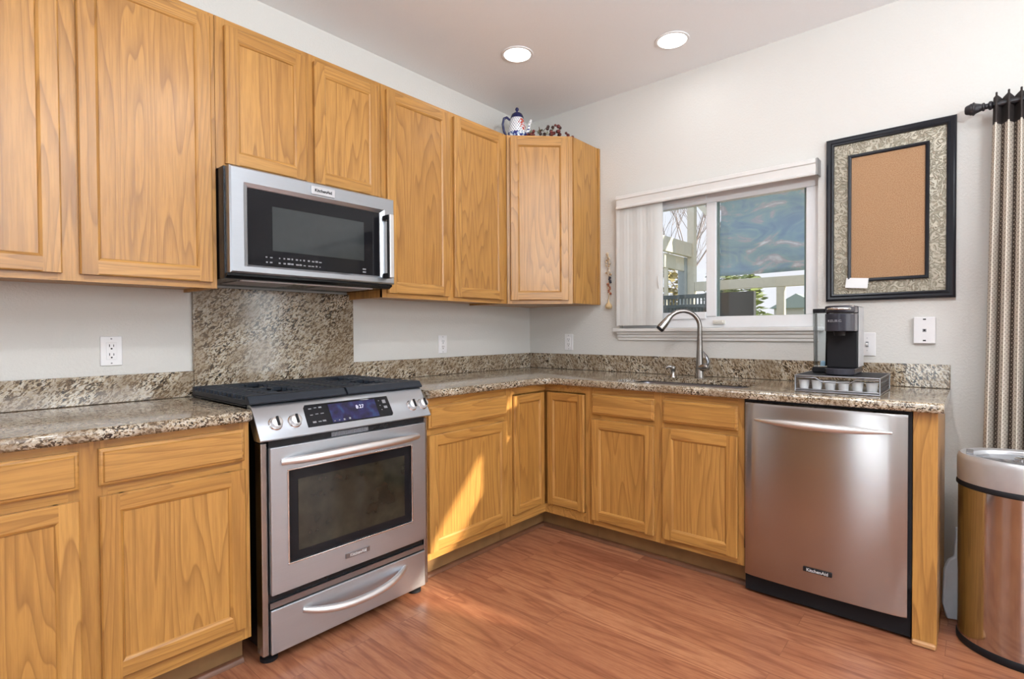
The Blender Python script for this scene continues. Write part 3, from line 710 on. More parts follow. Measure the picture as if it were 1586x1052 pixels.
for r_, z in enumerate((1.475, 1.455)):
    for i in range(14):
        if i in (2,): continue
        w = random.uniform(.005, .013); x = -.235 + i * .0175 + random.uniform(-.002, .002)
        if x > .02: continue
        g.box(x, x + w, YM + .0112, YM + .0118, z - .002, z + .002 + random.uniform(0, .003))
g.box(.205, .222, YM + .0112, YM + .0118, 1.462, 1.468); g.box(.205, .222, YM + .0112, YM + .0118, 1.449, 1.455)
g.build('key_print', MARKMID, md, smooth=0)
g = G().use(STEEL_HANDLE).box(.306, .330, -.478, -.466, 1.428, 1.722).use(BLACKMATTE).box(.304, .3315, -.465, -.4205, 1.428, 1.452).box(.304, .3315, -.465, -.4205, 1.698, 1.722).box(.306, .330, -.4655, -.452, 1.45, 1.70)
g.build('door_handle', None, md, bevel=.004)

# ------------------------------------------------------------------ dishwasher (local frame: x to the right seen from the front)
t = thing('dishwasher', 'stainless dishwasher with bar handle between the sink cabinet and end panel', 'dishwasher', (0, -2.038, 0), -PI / 2)
G().box(-.2985, .3000, -.60, -.02, .012, .866).build('tub', BLACKMATTE, t, smooth=0)
G().box(-.2955, .2985, -.560, -.54, .001, .0115).box(-.2985, .3000, -.575, -.56, .012, .088).build('toe_panel', BLACK, t, smooth=0)
G().box(-.2985, .3025, -.618, -.6005, .20, .869).build('gasket_surround', BLACKMATTE, t, smooth=0)
N = 28; xs = [-.291 + .582 * i / N for i in range(N + 1)]
def dwy(x):
    u = abs(x) / .291; return -.640 - .010 * (1 - u * u) + .007 * max(0, (u - .86) / .14) ** 2
A = [[(x, dwy(x) + dz, z) for x in xs] for z, dz in ((.092, .012), (.094, .004), (.100, 0), (.50, -.003), (.845, 0), (.857, .004), (.861, .014))]
g = G(); rows = [[g.v(p) for p in r] for r in A]
for a, b in zip(rows, rows[1:]):
    for i in range(N): g.face([a[i], a[i + 1], b[i + 1], b[i]])
bk = [[g.v((x, -.6185, z)) for x in xs] for z in (.092, .861)]
for i in range(N): g.face([rows[0][i], bk[0][i], bk[0][i + 1], rows[0][i + 1]]); g.face([rows[-1][i + 1], bk[1][i + 1], bk[1][i], rows[-1][i]])
for i in (0, N): g.face([r[i] for r in rows] + [bk[1][i], bk[0][i]])
dd = g.build('dishwasher_door', STEEL_V, t, smooth=40)
P, Rd = [], []
for i in range(25):
    u = i / 12 - 1; P.append(Vector((-.002 + u * .246, -.648 - .040 * (1 - abs(u) ** 2.4), .787))); Rd.append(.004 + .0125 * (1 - abs(u) ** 2.2))
h = G().tube(P, Rd, 16)
h.build('door_handle', STEEL_HANDLE, dd, smooth=60)
g = G().use(BLACK).box(-.055, .050, -.6545, -.6495, .180, .199); b = g.build('badge', None, dd, bevel=.003)
lettering('badge_lettering', 'KitchenAid', .0175, MARK, b, Matrix.Translation((-.0025, -.655, .1895)) @ FACE, bold=.0002)

# ------------------------------------------------------------------ outlets and switches
def plate(name, label, loc, rz, kind, group=None):
    t = thing(name, label, {'outlet': 'outlet', 'switch': 'light switch', 'jack': 'phone jack'}[kind], loc, rz, group)
    w, h, d = (.0345, .0565, .006) if kind != 'jack' else (.040, .060, .020)
    G().box(-w, w, -d, -.0006, -h, h).build('cover_plate', PLASTIC, t, bevel=.0025)
    if kind == 'outlet':
        f = G().box(-.0165, .0165, -d - .002, -d + .001, -.0335, .0335).build('receptacle', PLASTIC, t, bevel=.001)
        g = G()
        for z in (-.017, .017):
            g.box(-.0078, -.0054, -d - .0024, -d, z - .001, z + .009).box(.0054, .0078, -d - .0024, -d, z - .001, z + .008).cyl((0, -d - .0024, z - .008), .0032, .002, 'y', 10)
        g.build('slot', DARKHOLE, f, smooth=0)
        for z in (-.047, .047): G().cyl((0, -d - .0006, z), .003, .001, 'y', 10).build('screw', GREYPL, t)
    elif kind == 'switch':
        G().box(-.006, .006, -d - .0012, -d, -.013, .013).build('toggle_slot', GREYPL, t)
        G(Matrix.Translation((0, -d, .002)) @ Matrix.Rotation(.5, 4, 'X')).box(-.0045, .0045, -.012, .0, -.005, .005).build('toggle', PLASTIC, t, bevel=.001)
        for z in (-.030, .030): G().cyl((0, -d - .0006, z), .003, .001, 'y', 10).build('screw', MARK, t)
    else:
        G().box(-.007, .007, -d - .0006, -d, -.008, .006).build('jack_socket', GREYPL, t)
        G().box(-.0035, .0035, -d - .001, -d, -.004, .004).build('jack_hole', DARKHOLE, t, smooth=0)
        for z in (-.047, .050): G().box(-.0055, .0055, -d - .0008, -d, z - .003, z + .003).build('screw', DARKHOLE, t)
    return t
plate('wall_outlet', 'white outlet on the wall left of the tall granite slab', (-2.558, 0, 1.110), 0, 'outlet')
plate('wall_outlet', 'white outlet on the range wall under the two-door cabinet right of the microwave', (-.866, 0, 1.098), 0, 'outlet')
plate('wall_outlet', 'white outlet on the window wall under the diagonal corner cabinet', (0, -.358, 1.099), -PI / 2, 'outlet')
plate('light_switch', 'white single toggle switch plate partly behind the coffee maker', (0, -2.119, 1.105), -PI / 2, 'switch')
plate('phone_jack', 'white surface phone jack plate below the framed corkboard', (0, -2.340, 1.172), -PI / 2, 'jack')

# ------------------------------------------------------------------ corkboard (local frame of the window wall)
t = thing('framed_corkboard', 'corkboard in a wide black frame with embossed scroll mat on the wall', 'corkboard', (0, -2.197, 1.32), -PI / 2)
def frame(parent, name, x0, x1, z0, z1, w, prof, mat):
    """mitred frame; prof: (inset, y) pairs from the outer edge in"""
    rings = [[(x0 + i, y, z0 + i), (x1 - i, y, z0 + i), (x1 - i, y, z1 - i), (x0 + i, y, z1 - i)] for i, y in prof]
    g = G(); R_ = [[g.v(p) for p in r] for r in rings]
    for a, b in zip(R_, R_[1:] + R_[:1]):
        for i in range(4): g.face([a[i], a[(i + 1) % 4], b[(i + 1) % 4], b[i]])
    return g.build(name, mat, parent, smooth=40)
frame(t, 'outer_frame', -.252, .252, -.002, .804, .035, [(0, -.002), (0, -.020), (.004, -.026), (.010, -.029), (.020, -.026), (.027, -.030), (.033, -.027), (.035, -.018), (.035, -.002)], FRAMEBLK)
G().box(-.2175, .2175, -.014, -.003, .032, .770).build('scroll_mat', SCROLL, t, smooth=0)
inn = frame(t, 'inner_frame', -.158, .158, .090, .710, .016, [(0, -.0145), (0, -.026), (.003, -.030), (.010, -.029), (.015, -.024), (.015, -.0145)], FRAMEBLK)
G().box(-.1432, .1432, -.019, -.0145, .1048, .6952).build('cork_sheet', CORK, t, smooth=0)
c = G(Matrix.Translation((.118, -.0325, .054)) @ Matrix.Rotation(.08, 4, 'Y') @ Matrix.Rotation(-.18, 4, 'X')).box(-.046, .046, -.0006, .0006, -.024, .026).build('note_card', PAPER, None, smooth=0)
c.matrix_world = Matrix.Translation((0, -2.197, 1.32)) @ Matrix.Rotation(-PI / 2, 4, 'Z') @ Matrix.Translation((-.236, 0, 0)) @ Matrix.Translation((.0, 0, .028))
tag(c, 'small white card tucked in the lower left of the corkboard frame', 'card')

# ------------------------------------------------------------------ hanging braid
t = thing('hanging_braid_ornament', 'little string of dried beads and a garlic bulb hanging beside the window', 'wall ornament', (-.004, -.688, 1.32))
P = [(-.012 + .003 * math.sin(k * 1.9), .006 * math.cos(k * 1.3), .05 + k * .020) for k in range(16)]
G().tube(P, .0035, 8).build('cord', plain('straw_cord', (.52, .40, .26), .8), t, smooth=60)
random.seed(5)
cols = [(.50, .36, .22), (.55, .44, .30), (.66, .58, .46), (.40, .26, .14), (.03, .03, .045), (.34, .12, .06)]
BM = [plain('bead_' + w, c_, .6) for w, c_ in zip(('tan', 'straw', 'ivory', 'umber', 'black', 'rust'), cols)]
for k in range(26):
    z = .365 - k * .0105; m = BM[random.choice((0, 1, 1, 3))] if k < 9 else BM[2] if k in (9, 10, 11, 14) else BM[4] if 15 <= k <= 18 else BM[5] if k > 18 else BM[3]
    G().ball((-.016 + random.uniform(-.004, .004), random.uniform(-.015, .015), z), random.uniform(.006, .0095), 10, (1, 1, random.uniform(.7, 1.3))).build('bead', m, t, smooth=60)
G().lathe([(.004, .060), (.006, .045), (.018, .032), (.0235, .018), (.019, .004), (.006, .0)], (-.027, -.008, 0), 14).build('garlic_bulb', plain('garlic_skin', (.66, .47, .25), .55, noise=.15), t, smooth=60)

# ------------------------------------------------------------------ coffee maker on its pod drawer
TX0, TX1, TY0, TY1 = -.535, -.215, -2.230, -1.925
TZ = ZT1 + .001
t = thing('pod_drawer', 'grey wire pod drawer with black top under the coffee maker', 'coffee pod drawer', ((TX0 + TX1) / 2, (TY0 + TY1) / 2, TZ))
hx, hy, hz = (TX1 - TX0) / 2, (TY1 - TY0) / 2, .073
def rods(pairs, r=.0028, n=6):
    g = G()
    for a, b in pairs: g.tube([a, b], r, n)
    return g
cs = [(-hx, -hy), (hx, -hy), (hx, hy), (-hx, hy)]
pr = [((*cs[i], z), (*cs[(i + 1) % 4], z)) for i in range(4) for z in (.003, hz - .003)] + [((*c_, .003), (*c_, hz - .003)) for c_ in cs]
pr += [((-hx + .001, -hy, .012), (-hx + .001, hy, .012))]
rods(pr).build('wire_frame', GUNMETAL, t, smooth=60)
dp_ = [(-hx + .004, -hy + .004, .062), (-hx + .004, -.075, .062), (-hx + .004, -.050, .046), (-hx + .004, .050, .046), (-hx + .004, .075, .062), (-hx + .004, hy - .004, .062)]
G().tube(dp_, .003, 8).build('drawer_front_rod', GUNMETAL, t, smooth=60)
for s in (-1, 1):
    g = G()
    for i in range(22): x = -hx + 2 * hx * (i + .5) / 22; g.box(x - .0011, x + .0011, s * (hy - .001), s * (hy - .003), .004, hz - .005)
    for k in range(6): z = .010 + k * .0105; g.box(-hx, hx, s * (hy - .001), s * (hy - .003), z - .001, z + .001)
    g.build('side_mesh', GUNMETAL, t, smooth=0)
G().box(-hx + .003, hx - .003, -hy + .003, hy - .003, hz - .006, hz - .001).build('top_mat', BLACKMATTE, t, smooth=0)
G().box(-hx + .012, hx - .006, -hy + .006, hy - .006, .004, .007).build('drawer_floor', GUNMETAL, t, smooth=0)
PODM = plain('pod_white', (.70, .71, .72), .4, noise=.02)
pod0 = None; PN = ['leftmost', 'second from the left', 'third from the left', 'fourth from the left', 'fifth from the left', 'rightmost']
for i in range(6):
    y = TY1 - .027 - i * .0495; L = 'white coffee pod, %s in the front row of the wire drawer' % PN[i]
    if pod0 is None:
        pod0 = thing('coffee_pod', L, 'coffee pod', (TX0 + .040, y, TZ + .0075), 0, 'coffee pods in the drawer')
        G().lathe([(.0165, 0), (.0170, .002), (.0215, .040), (.0235, .041), (.0235, .043)], n=20).build('cup', PODM, pod0, smooth=40)
        G().lathe([(.0232, .0432), (.0232, .0438), (.001, .0439)], n=20).build('foil_lid', SILVERPL, pod0, smooth=40)
    else: dup(pod0, (TX0 + .040, y, TZ + .0075), None, L)

KZ = TZ + hz + .0008
t = thing('coffee_maker', 'slim black single-serve coffee maker with clear water tank on the pod drawer', 'coffee maker', (-.34, -2.075, KZ), -PI / 2)   # local -y is the front
def stad(hw, y0, y1, r, n=8):
    """outline with a rounded front (towards -y)"""
    P = [(hw, y1), (-hw, y1)]
    for k in range(n + 1):
        a = PI + PI * k / n; P.append((hw * math.cos(a), y0 + r + r * math.sin(a)))
    return P
DGREY = dark_glass('charcoal_gloss_plastic', (.035, .035, .045), .18)
G().prism(stad(.056, -.140, .10, .055, 14), 'z', .0, .026).build('drip_tray', DGREY, t, bevel=.003)
G().box(-.057, .057, -.050, .110, .0265, .1855).build('column', BLACKMATTE, t, bevel=.004)
hd = G().prism(stad(.0565, -.135, .112, .05, 14), 'z', .186, .262).build('brew_head', DGREY, t, bevel=.003)
G().prism(stad(.0570, -.136, .112, .05, 14), 'z', .2655, .296).build('lid', DGREY, t, bevel=.006)
P = [(.040 * math.cos(a), -.112 + .045 * math.sin(a) - .0, .279) for a in [PI + PI * k / 12 for k in range(1, 12)]]
P = [(.046 * math.cos(a), -.090 - .050 * -math.sin(a) , .282) for a in [PI + PI * k / 12 for k in range(2, 11)]]
G().tube(P, .0065, 8).build('lid_handle', CHROME, t, smooth=60)
G().box(.0575, .0600, -.02, .112, .03, .292).build('side_trim', SILVERPL, t, bevel=.001)
lettering('front_lettering', 'KEURIG', .015, MARKDIM, hd, Matrix.Translation((-.012, -.1345, .230)) @ FACE)
G().lathe([(.020, .168), (.024, .186)], (0, -.095, 0), 20).build('brew_spout', BLACKMATTE, t, smooth=40)
tx = -.093
G().box(tx - .028, tx + .033, -.02, .095, .0, .024).build('tank_base', BLACKMATTE, t, bevel=.004)
g = G(); a, b = rr(.0265, .052, 0, .016), None
o1 = [(x + tx, y + .037, .0245) for x, y, z in rr(.0245, .050, 0, .016)]; o2 = [(x + tx, y + .037, .270) for x, y, z in rr(.0285, .054, 0, .016)]
i1 = [(x + tx, y + .037, .268) for x, y, z in rr(.0262, .0517, 0, .015)]; i2 = [(x + tx, y + .037, .028) for x, y, z in rr(.0225, .048, 0, .015)]
g.loft([o1, o2, i1, i2]); g.build('water_tank', TANK, t, smooth=40)
G().prism([(x + tx, y + .037) for x, y, z in rr(.029, .0545, 0, .016)], 'z', .2705, .288).build('tank_lid', BLACKMATTE, t, bevel=.002)
G().lathe([(.012, .0285), (.012, .045), (.006, .05)], (tx + .006, .037, 0), 14).build('tank_float', plain('pale_blue_plastic', (.35, .52, .66), .4), t, smooth=40)

# ------------------------------------------------------------------ teapot and berries on the corner cabinet
def pottery():
    t = NT('blue_white_pottery'); v = t.coord(); sx = t.n('SeparateXYZ'); t.l(v, sx.inputs[0])
    an = t.math('MULTIPLY', t.math('ARCTAN2', sx.outputs[1], sx.outputs[0]), 22 / (2 * PI)); zz = t.math('MULTIPLY', sx.outputs[2], 46.0)
    p = t.math('ABSOLUTE', t.math('SUBTRACT', t.math('FRACT', t.math('ADD', an, zz)), .5)); q = t.math('ABSOLUTE', t.math('SUBTRACT', t.math('FRACT', t.math('SUBTRACT', an, zz)), .5))
    dot = t.math('LESS_THAN', t.math('MAXIMUM', p, q), .23)
    body = t.mix(dot, (.80, .80, .80), (.03, .05, .20))
    nz = t.noise(v, 34, 2); band = t.ramp(nz, [(.45, (.020, .030, .17)), (.52, (.30, .40, .55)), (.6, (.75, .76, .78))], 'CONSTANT')
    lo = t.math('LESS_THAN', sx.outputs[2], .062); c = t.mix(lo, body, band)
    # a red flower towards the spout side
    ds = t.n('VectorMath', operation='DISTANCE'); t.l(v, ds.inputs[0]); ds.inputs[1].default_value = (.048, -.052, .112)
    fl = t.math('MULTIPLY', t.math('LESS_THAN', ds.outputs['Value'], .040), t.math('GREATER_THAN', t.noise(v, 55, 2), .5)); c = t.mix(fl, c, (.50, .08, .05))
    t.base(c); t.set(Roughness=.15); return t.m
POT = pottery(); COBALT = plain('cobalt_glaze', (.018, .022, .10), .15, noise=.2, nscale=60)
t = thing('teapot', 'blue and white patterned teapot on top of the corner cabinet', 'teapot', (-.452, -.272, ZUT + .001), math.atan2(-.754, .657))
t.scale = (.76, .76, 1.0)
G().lathe([(.048, 0), (.060, .004), (.075, .030), (.079, .060), (.074, .100), (.062, .140), (.056, .156), (.052, .160)], n=36).build('body', POT, t, smooth=60)
ld = G().use(COBALT).lathe([(.058, .158), (.056, .166), (.045, .186), (.022, .198), (.010, .202), (.008, .207), (.015, .214), (.016, .221), (.010, .229), (.001, .231)], n=30)
ld.build('lid', None, t, smooth=60)
G().tube([(-.060, 0, .150), (-.088, 0, .168), (-.112, 0, .160), (-.122, 0, .125), (-.112, 0, .080), (-.090, 0, .040), (-.072, 0, .026)], [.008, .009, .010, .010, .010, .009, .008], 12).build('handle', COBALT, t, smooth=60)
G().tube([(.066, 0, .045), (.088, 0, .062), (.098, 0, .095), (.108, 0, .130), (.122, 0, .150)], [.020, .017, .013, .011, .010], 14).build('spout', POT, t, smooth=60)
t = thing('berry_sprig', 'dried sprig of dark red berries and leaves on the corner cabinet right of the teapot', 'dried flowers', (-.352, -.412, ZUT + .001))
RED = plain('dried_red_berry', (.20, .035, .03), .5, noise=.3); DRED = plain('dark_berry', (.06, .022, .018), .5, noise=.3); LEAF = plain('grey_green_leaf', (.30, .31, .22), .7, noise=.2); BRN = plain('brown_stem', (.12, .06, .03), .8)
ex = Vector((.657, -.754, 0)); ey = Vector((.754, .657, 0)); random.seed(11)
g = G(); g.tube([ex * -.10 + Vector((0, 0, .008)), Vector((0, 0, .015)), ex * .11 + Vector((0, 0, .010))], .004, 8); g.tube([ex * -.02 + Vector((0, 0, .02)), ex * -.03 + Vector((0, 0, .10))], .0025, 6); g.build('stem', BRN, t, smooth=60)
for k in range(49):
    u = random.choice((-1, 1, 1)) ; s_ = random.gauss(-.085, .018) if u < 0 else random.gauss(.055, .040)
    z = .012 + abs(random.gauss(0, .042)) + (.025 if s_ > .04 else 0); z = min(z, .115)
    G().ball(ex * s_ + ey * random.uniform(-.03, .03) + Vector((0, 0, z)), random.uniform(.008, .013), 10).build('berry', random.choice((RED, RED, DRED)), t, smooth=60)
for k in range(16):
    c_ = ex * random.gauss(-.02, .028) + ey * random.uniform(-.03, .03) + Vector((0, 0, random.uniform(.02, .095)))
    G(Matrix.Translation(c_) @ Matrix.Rotation(random.uniform(0, 6), 4, 'Z') @ Matrix.Rotation(random.uniform(-1, 1), 4, 'Y')).loft([[(-.02, 0, 0), (-.02, .0005, .0008), (-.02, 0, .0012)], [(0, -.010, 0), (0, .010, .001), (0, 0, .003)], [(.022, 0, 0), (.022, .0005, .0008), (.022, 0, .0012)]]).build('leaf', LEAF, t, smooth=0)
g = G()
for dx, dz in ((0, .006), (.012, .004), (-.01, .004)): g.ball((dx, dz * .5, dz), .006, 8, (1.6, 1, .7))
tag(g.build('fallen_leaf', BRN, smooth=60), 'tiny dark dried leaf lying on the edge of the corner cabinet top', 'dried leaf').location = (-.255, -.595, ZUT + .001)

# ------------------------------------------------------------------ curtain
t = thing('curtain_rod', 'dark bronze curtain rod with turned finial at the upper right', 'curtain rod', (-.10, -2.56, 2.105))
BRZ = plain('dark_bronze', (.022, .020, .024), .38)
G().tube([(0, .018, 0), (0, -3.0, 0)], .011, 14).build('rod', BRZ, t, smooth=60)
G().lathe([(.002, .086), (.014, .084), (.019, .078), (.021, .070), (.024, .066), (.024, .061), (.027, .058), (.027, .054), (.022, .050), (.017, .038), (.014, .030), (.017, .027), (.017, .022), (.010, .018), (.010, .012), (.018, .006), (.018, .0), (.012, -.006)], n=24, axis='y').build('finial', BRZ, t, smooth=40)
g = G().tube([(0, -.07, 0), (.05, -.07, -.01), (.098, -.07, -.03)], .009, 10); g.cyl((.088, -.07, -.035), .026, .010, 'x', 20); g.build('bracket', BRZ, t, smooth=40)
t = thing('curtain', 'beige and brown dotted pleated curtain hanging at the right edge', 'curtain', (-.10, -2.57, .02))
bm = bmesh.new(); uvl = bm.loops.layers.uv.new('UVMap'); NU, NV = 240, 24; per = 9; Hc = 2.125
V = []
for k in range(NV + 1):
    w = k / NV; row = []
    for i in range(NU + 1):
        u = i / NU * per; ph = 2 * PI * u
        spread = .037 + .010 * (1 - w) ** .8
        y = .004 + (1 - w) * .034 - u * spread - .012 * math.sin(2 * ph) * .5
        x = -.034 * math.cos(ph - PI * .5) + .004 * math.sin(3 * u + 2 * w)
        z = w * Hc - (.02 * (1 - math.cos(ph - PI * .5)) * .5 if k == NV else 0)
        row.append(bm.verts.new((x, y, z)))
    V.append(row)
for k in range(NV):
    for i in range(NU):
        f = bm.faces.new([V[k][i], V[k][i + 1], V[k + 1][i + 1], V[k + 1][i]]); f.smooth = True
        for lp, (a, b) in zip(f.loops, ((i, k), (i + 1, k), (i + 1, k + 1), (i, k + 1))): lp[uvl].uv = (a / NU * per, b / NV)
me = bpy.data.meshes.new('cloth'); bm.to_mesh(me); bm.free(); me.materials.append(CURTAIN)
o = bpy.data.objects.new('cloth', me); COL.objects.link(o); o.parent = t
sm = o.modifiers.new('thick', 'SOLIDIFY'); sm.thickness = .0015

# ------------------------------------------------------------------ trash can and dustpan
t = thing('trash_can', 'oval stainless trash can with black bands in front of the curtain', 'trash can', (-.425, -2.668, 0))
AX, AY = .170, .203
def oval(s, z, n=64): return [(AX * s * math.cos(2 * PI * k / n), AY * s * math.sin(2 * PI * k / n), z) for k in range(n)]
G().loft([oval(.985, .001), oval(1.0, .006), oval(1.0, .026), oval(.985, .03)]).build('base_ring', BLACKMATTE, t, smooth=40)
G().loft([oval(.985, .0305), oval(.985, .590)]).build('body', steel('can_stainless', (.56, .55, .545), .11, 'z', .10), t, smooth=40)
G().loft([oval(.99, .5905), oval(1.012, .594), oval(1.012, .604), oval(.99, .610)]).build('black_band', BLACKMATTE, t, smooth=40)
g = G(); g.loft([oval(.995, .6105), oval(1.0, .616), oval(1.0, .690), oval(.985, .704), oval(.955, .710), oval(.80, .707), oval(.785, .700), oval(.78, .684)]); g.build('lid', plain('silver_lid_plastic', (.55, .55, .56), .32, metal=.5), t, smooth=40)
FL = plain('grey_flap', (.22, .22, .24), .2, metal=.4)
g = G().loft([oval(.76, .6845), oval(.76, .692), oval(.74, .694)]); g.build('lid_flap', FL, t, smooth=40)
G().box(-.045, .045, .155, .176, .7075, .7125).build('flap_hinge', FL, t, bevel=.002)
G().lathe([(.022, .694), (.022, .700), (.016, .703), (.001, .7032)], (.03, .02, 0), 20).build('sensor', CHROME, t, smooth=40)
t = thing('dustpan', 'pale plastic dustpan standing on the floor behind the trash can', 'dustpan', (-.30, -2.466, .002), -PI / 2 + .35)
G().prism([(-.035, 0), (.030, 0), (.052, .03), (.062, .13), (.055, .21), (.035, .245), (.018, .255), (.014, .37), (-.006, .375), (-.012, .255), (-.03, .24), (-.045, .2), (-.050, .06)], 'y', -.010, .010).build('pan', plain('pale_blue_white_plastic', (.62, .66, .72), .4), t, bevel=.006)

# ------------------------------------------------------------------ ceiling lights
CANS = [((-.82, -.59), 'recessed ceiling light above the corner cabinet, nearer the range wall'), ((-.384, -1.296), 'recessed ceiling light above the sink window')]
ASSUMED_CANS = [(-1.9, -2.2), (-3.6, -2.2), (-2.2, -4.0)]  # unseen lamps: first assumed from wall shadow edges, the rest added
c0 = None
for (x, y), L in CANS:
    if c0 is None:
        c0 = thing('recessed_light', L, 'ceiling light', (x, y, ZC - .0008), 0, 'recessed ceiling lights')
        G().lathe([(.088, 0), (.087, -.004), (.078, -.006), (.074, -.004)], n=40).build('trim_ring', LAMPTRIM, c0, smooth=40)
        G().lathe([(.0745, -.003), (.070, -.0075), (.05, -.011), (.001, -.0125)], n=40).build('lens', LAMP, c0, smooth=60)
    else: dup(c0, (x, y, ZC - .0008), None, L)
for i, (x, y) in enumerate([c_[0] for c_ in CANS] + ASSUMED_CANS):
    light('can_lamp', 'AREA', (x, y, ZC - .02), (0, 0, -1), CAN_POWER * (.85 if i >= 2 else .06), (.95, .97, 1), shape='DISK', size=.14)  # shared by the seen cans and the assumed unseen ones

# ------------------------------------------------------------------ outside the kitchen window
CREAM = plain('cream_painted_lumber', (.66, .64, .55), .6); GREYP = plain('grey_painted_lumber', (.36, .41, .43), .6)
tag(G().box(.13, 40, -30, 30, -.3, -.2).build('ground', plain('dry_lawn', (.30, .30, .16), .9, noise=.3, nscale=3), smooth=0), kind='structure')
t = thing('patio_frame', 'cream timber patio frame seen through the kitchen window', 'patio frame', (2.2, -.3, -.2))
G().box(.0, .075, -.060, .012, 0, 3.5).build('corner_post', CREAM, t, bevel=.004)
G().box(-2.05, .0, -.04, .01, 2.12, 2.26).build('side_beam', CREAM, t, bevel=.004)
G().box(.005, .06, -3.2, -.061, 1.775, 1.868).build('front_rail', CREAM, t, bevel=.004)
G().box(.0, .075, -3.2, -.061, 2.87, 2.96).build('top_beam', CREAM, t, bevel=.004)
G().box(-.05, .06, .012, .09, 0, 2.12).build('inner_post', GREYP, t, bevel=.004)
G().box(-.5, -.05, .02, .05, 1.98, 2.12).box(-.46, -.42, .02, .05, 0, 1.98).build('side_sash', CREAM, t, bevel=.004)
G(Matrix.Translation((.03, -.045, 2.72)) @ Matrix.Rotation(math.radians(50), 4, 'X')).box(-.03, .03, -.34, .0, -.025, .025).build('corner_brace', CREAM, t, bevel=.004)
G().box(.01, .06, -.90, -.83, 1.4, 1.775).build('short_post', CREAM, t, bevel=.004)
def tarp_mat():
    t = NT('iridescent_blue_vinyl'); v = t.coord('Object', (1, 1, 2.2)); f = t.noise(v, 2.6, 4, .6, 1.2); h = t.noise(v, 7, 3, .6, 1.5)
    c = t.ramp(f, [(.30, (.19, .27, .39)), (.43, (.24, .35, .44)), (.53, (.29, .42, .44)), (.60, (.48, .42, .45)), (.68, (.72, .74, .76))])
    t.base(t.mix(t.math('MULTIPLY', h, .35), c, (.18, .28, .42))); t.set(Roughness=.18); return t.m
bm = bmesh.new(); V = []
for k in range(21):
    row = []
    for i in range(41):
        y = i / 40; z = k / 20
        x = .025 * math.sin(y * 9 + z * 3) + .02 * math.sin(z * 11 + y * 4) + .05 * math.sin(PI * z)
        row.append(bm.verts.new((x, -y * 1.6, z * .96)))
    V.append(row)
for k in range(20):
    for i in range(40): bm.faces.new([V[k][i], V[k][i + 1], V[k + 1][i + 1], V[k + 1][i]]).smooth = True
me = bpy.data.meshes.new('vinyl_tarp'); bm.to_mesh(me); bm.free(); me.materials.append(tarp_mat())
o = bpy.data.objects.new('vinyl_tarp', me); COL.objects.link(o); o.location = (2.33, -.555, 1.722); tag(o, 'glossy blue vinyl sheet hanging beyond the right window pane', 'tarp')
sm = o.modifiers.new('thick', 'SOLIDIFY'); sm.thickness = .003
t = thing('slatted_fence', 'dark grey slatted fence panel low outside the kitchen window', 'fence', (1.58, -.1, -.2))
SL = plain('dark_slate_paint', (.055, .075, .085), .5)
G().box(-.02, .02, -1.02, .55, 1.665, 1.70).box(-.02, .02, -1.02, .55, 1.58, 1.61).box(-.02, .02, -1.02, .55, .1, .14).build('rail', SL, t, smooth=0)
g = G()
for i in range(49): y = -1.015 + i * .032; g.box(-.012, .012, y, y + .022, .1, 1.60)
for i in range(49): y = -1.015 + i * .032; g.box(-.008, .008, y, y + .010, 1.60, 1.67)
g.build('slat', SL, t, smooth=0)
G().box(-.03, .03, -1.03, -.62, .0, 1.70).build('end_board', plain('black_board', (.030, .035, .04), .5), t, smooth=0)

def branch(g, p, d, r, depth):
    q = [p]; dd = Vector(d)
    for k in range(4): dd = (dd + Vector((random.uniform(-.16, .16), random.uniform(-.16, .16), random.uniform(-.05, .12)))).normalized(); q.append(q[-1] + dd * r * 17)
    g.tube(q, [r * .55 * (1 - .1 * k) for k in range(5)], 6)
    if depth > 0:
        for k in (1, 2, 3, 4, 4):
            a = random.uniform(0, 6.28); s_ = Vector((math.cos(a), math.sin(a), .6)); branch(g, q[k], (dd + s_ * .75).normalized(), r * random.uniform(.5, .66), depth - 1)
BARK = plain('pale_grey_bark', (.30, .26, .26), .9)
t = thing('bare_tree', 'leafless branching tree seen through the left window pane', 'tree', (9.0, 2.6, -.2)); random.seed(21)
G().tube([(0, 0, 0), (.05, 0, 1.6), (0, .05, 2.6)], [.07, .06, .04], 8).build('trunk', BARK, t, smooth=60)
g = G()
for k in range(5): a = k * 1.3; branch(g, Vector((0, .03, 1.9 + .15 * k)), Vector((math.cos(a) * .6, math.sin(a) * .8, 1)).normalized(), .036, 3)
g.build('branches', BARK, t, smooth=60)
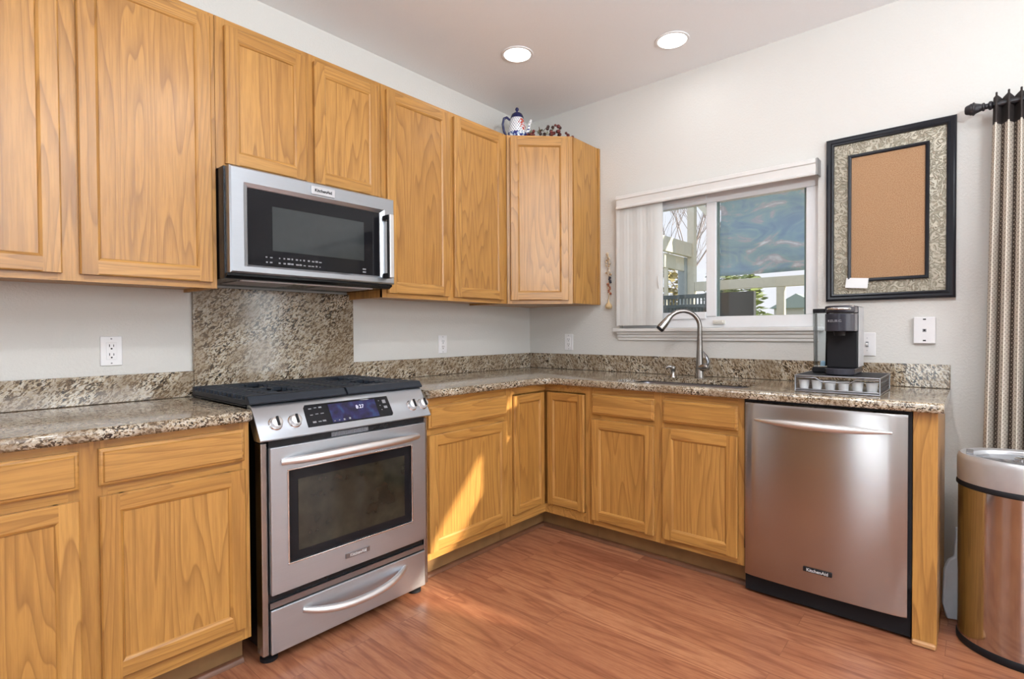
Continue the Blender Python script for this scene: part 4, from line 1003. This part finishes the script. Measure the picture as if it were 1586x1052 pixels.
def leafy(name, label, loc, h, w, col, seed, n=900):
    t = thing(name, label, 'tree' if h > 2 else 'shrub', loc); random.seed(seed)
    G().tube([(0, 0, 0), (0, 0, h * .8)], [.08, .02], 8).build('trunk', BARK, t, smooth=60)
    g = G()
    for k in range(n):
        z = h * (.15 + .85 * random.random()); rr_ = w * (1 - .75 * z / h) * math.sqrt(random.random()) + .05; a = random.uniform(0, 6.28)
        g.xf = Matrix.Translation((rr_ * math.cos(a), rr_ * math.sin(a), z)) @ Matrix.Rotation(random.uniform(0, 6), 4, 'Z') @ Matrix.Rotation(random.uniform(-1.2, 1.2), 4, 'X'); s_ = random.uniform(.05, .12)
        g.face([g.v((-s_, 0, 0)), g.v((0, -s_ * .4, 0)), g.v((s_, 0, 0)), g.v((0, s_ * .4, 0))])
    g.build('foliage', plain(name + '_leaves', col, .8, noise=.3, nscale=2), t, smooth=0)
leafy('evergreen_tree', 'loose evergreen tree behind the patio post', (8.2, 1.45, -.2), 2.95, .8, (.22, .28, .20), 4)
leafy('autumn_shrub', 'yellow-green shrub behind the left end of the fence', (6.0, 1.75, -.2), 2.55, .75, (.50, .44, .24), 5)
leafy('green_shrub', 'bright green shrub above the fence below the blue sheet', (6.0, .38, -.2), 2.28, .75, (.34, .42, .15), 6)
leafy('distant_tree', 'pale tree at the right end of the view past the distant house', (24, 2.6, -.2), 4.2, 1.3, (.35, .45, .45), 8)
t = thing('distant_shed', 'distant shed with a pale green gable roof in the right pane', 'shed', (31, 5.05, -.2))
G().box(-1, 3, -1.2, 1.2, 0, 2.62).build('house_walls', plain('pale_siding', (.62, .62, .60), .8), t, smooth=0)
G().prism([(-1.4, 2.6), (0, 3.4), (1.4, 2.6)], 'x', -1.3, 3.3).build('roof', plain('pale_green_roof', (.36, .45, .43), .8), t, smooth=0)
# added unseen slabs past the assumed door, cutting the low sun to a band
structure(G().box(.60, .64, -12.5, -3.2, -.2, 2.28).build('sun_blocker_low', CREAM, smooth=0))
structure(G().box(.125, .20, -6.8, -2.8, 2.04, 2.3).build('sun_blocker_high', CREAM, smooth=0))
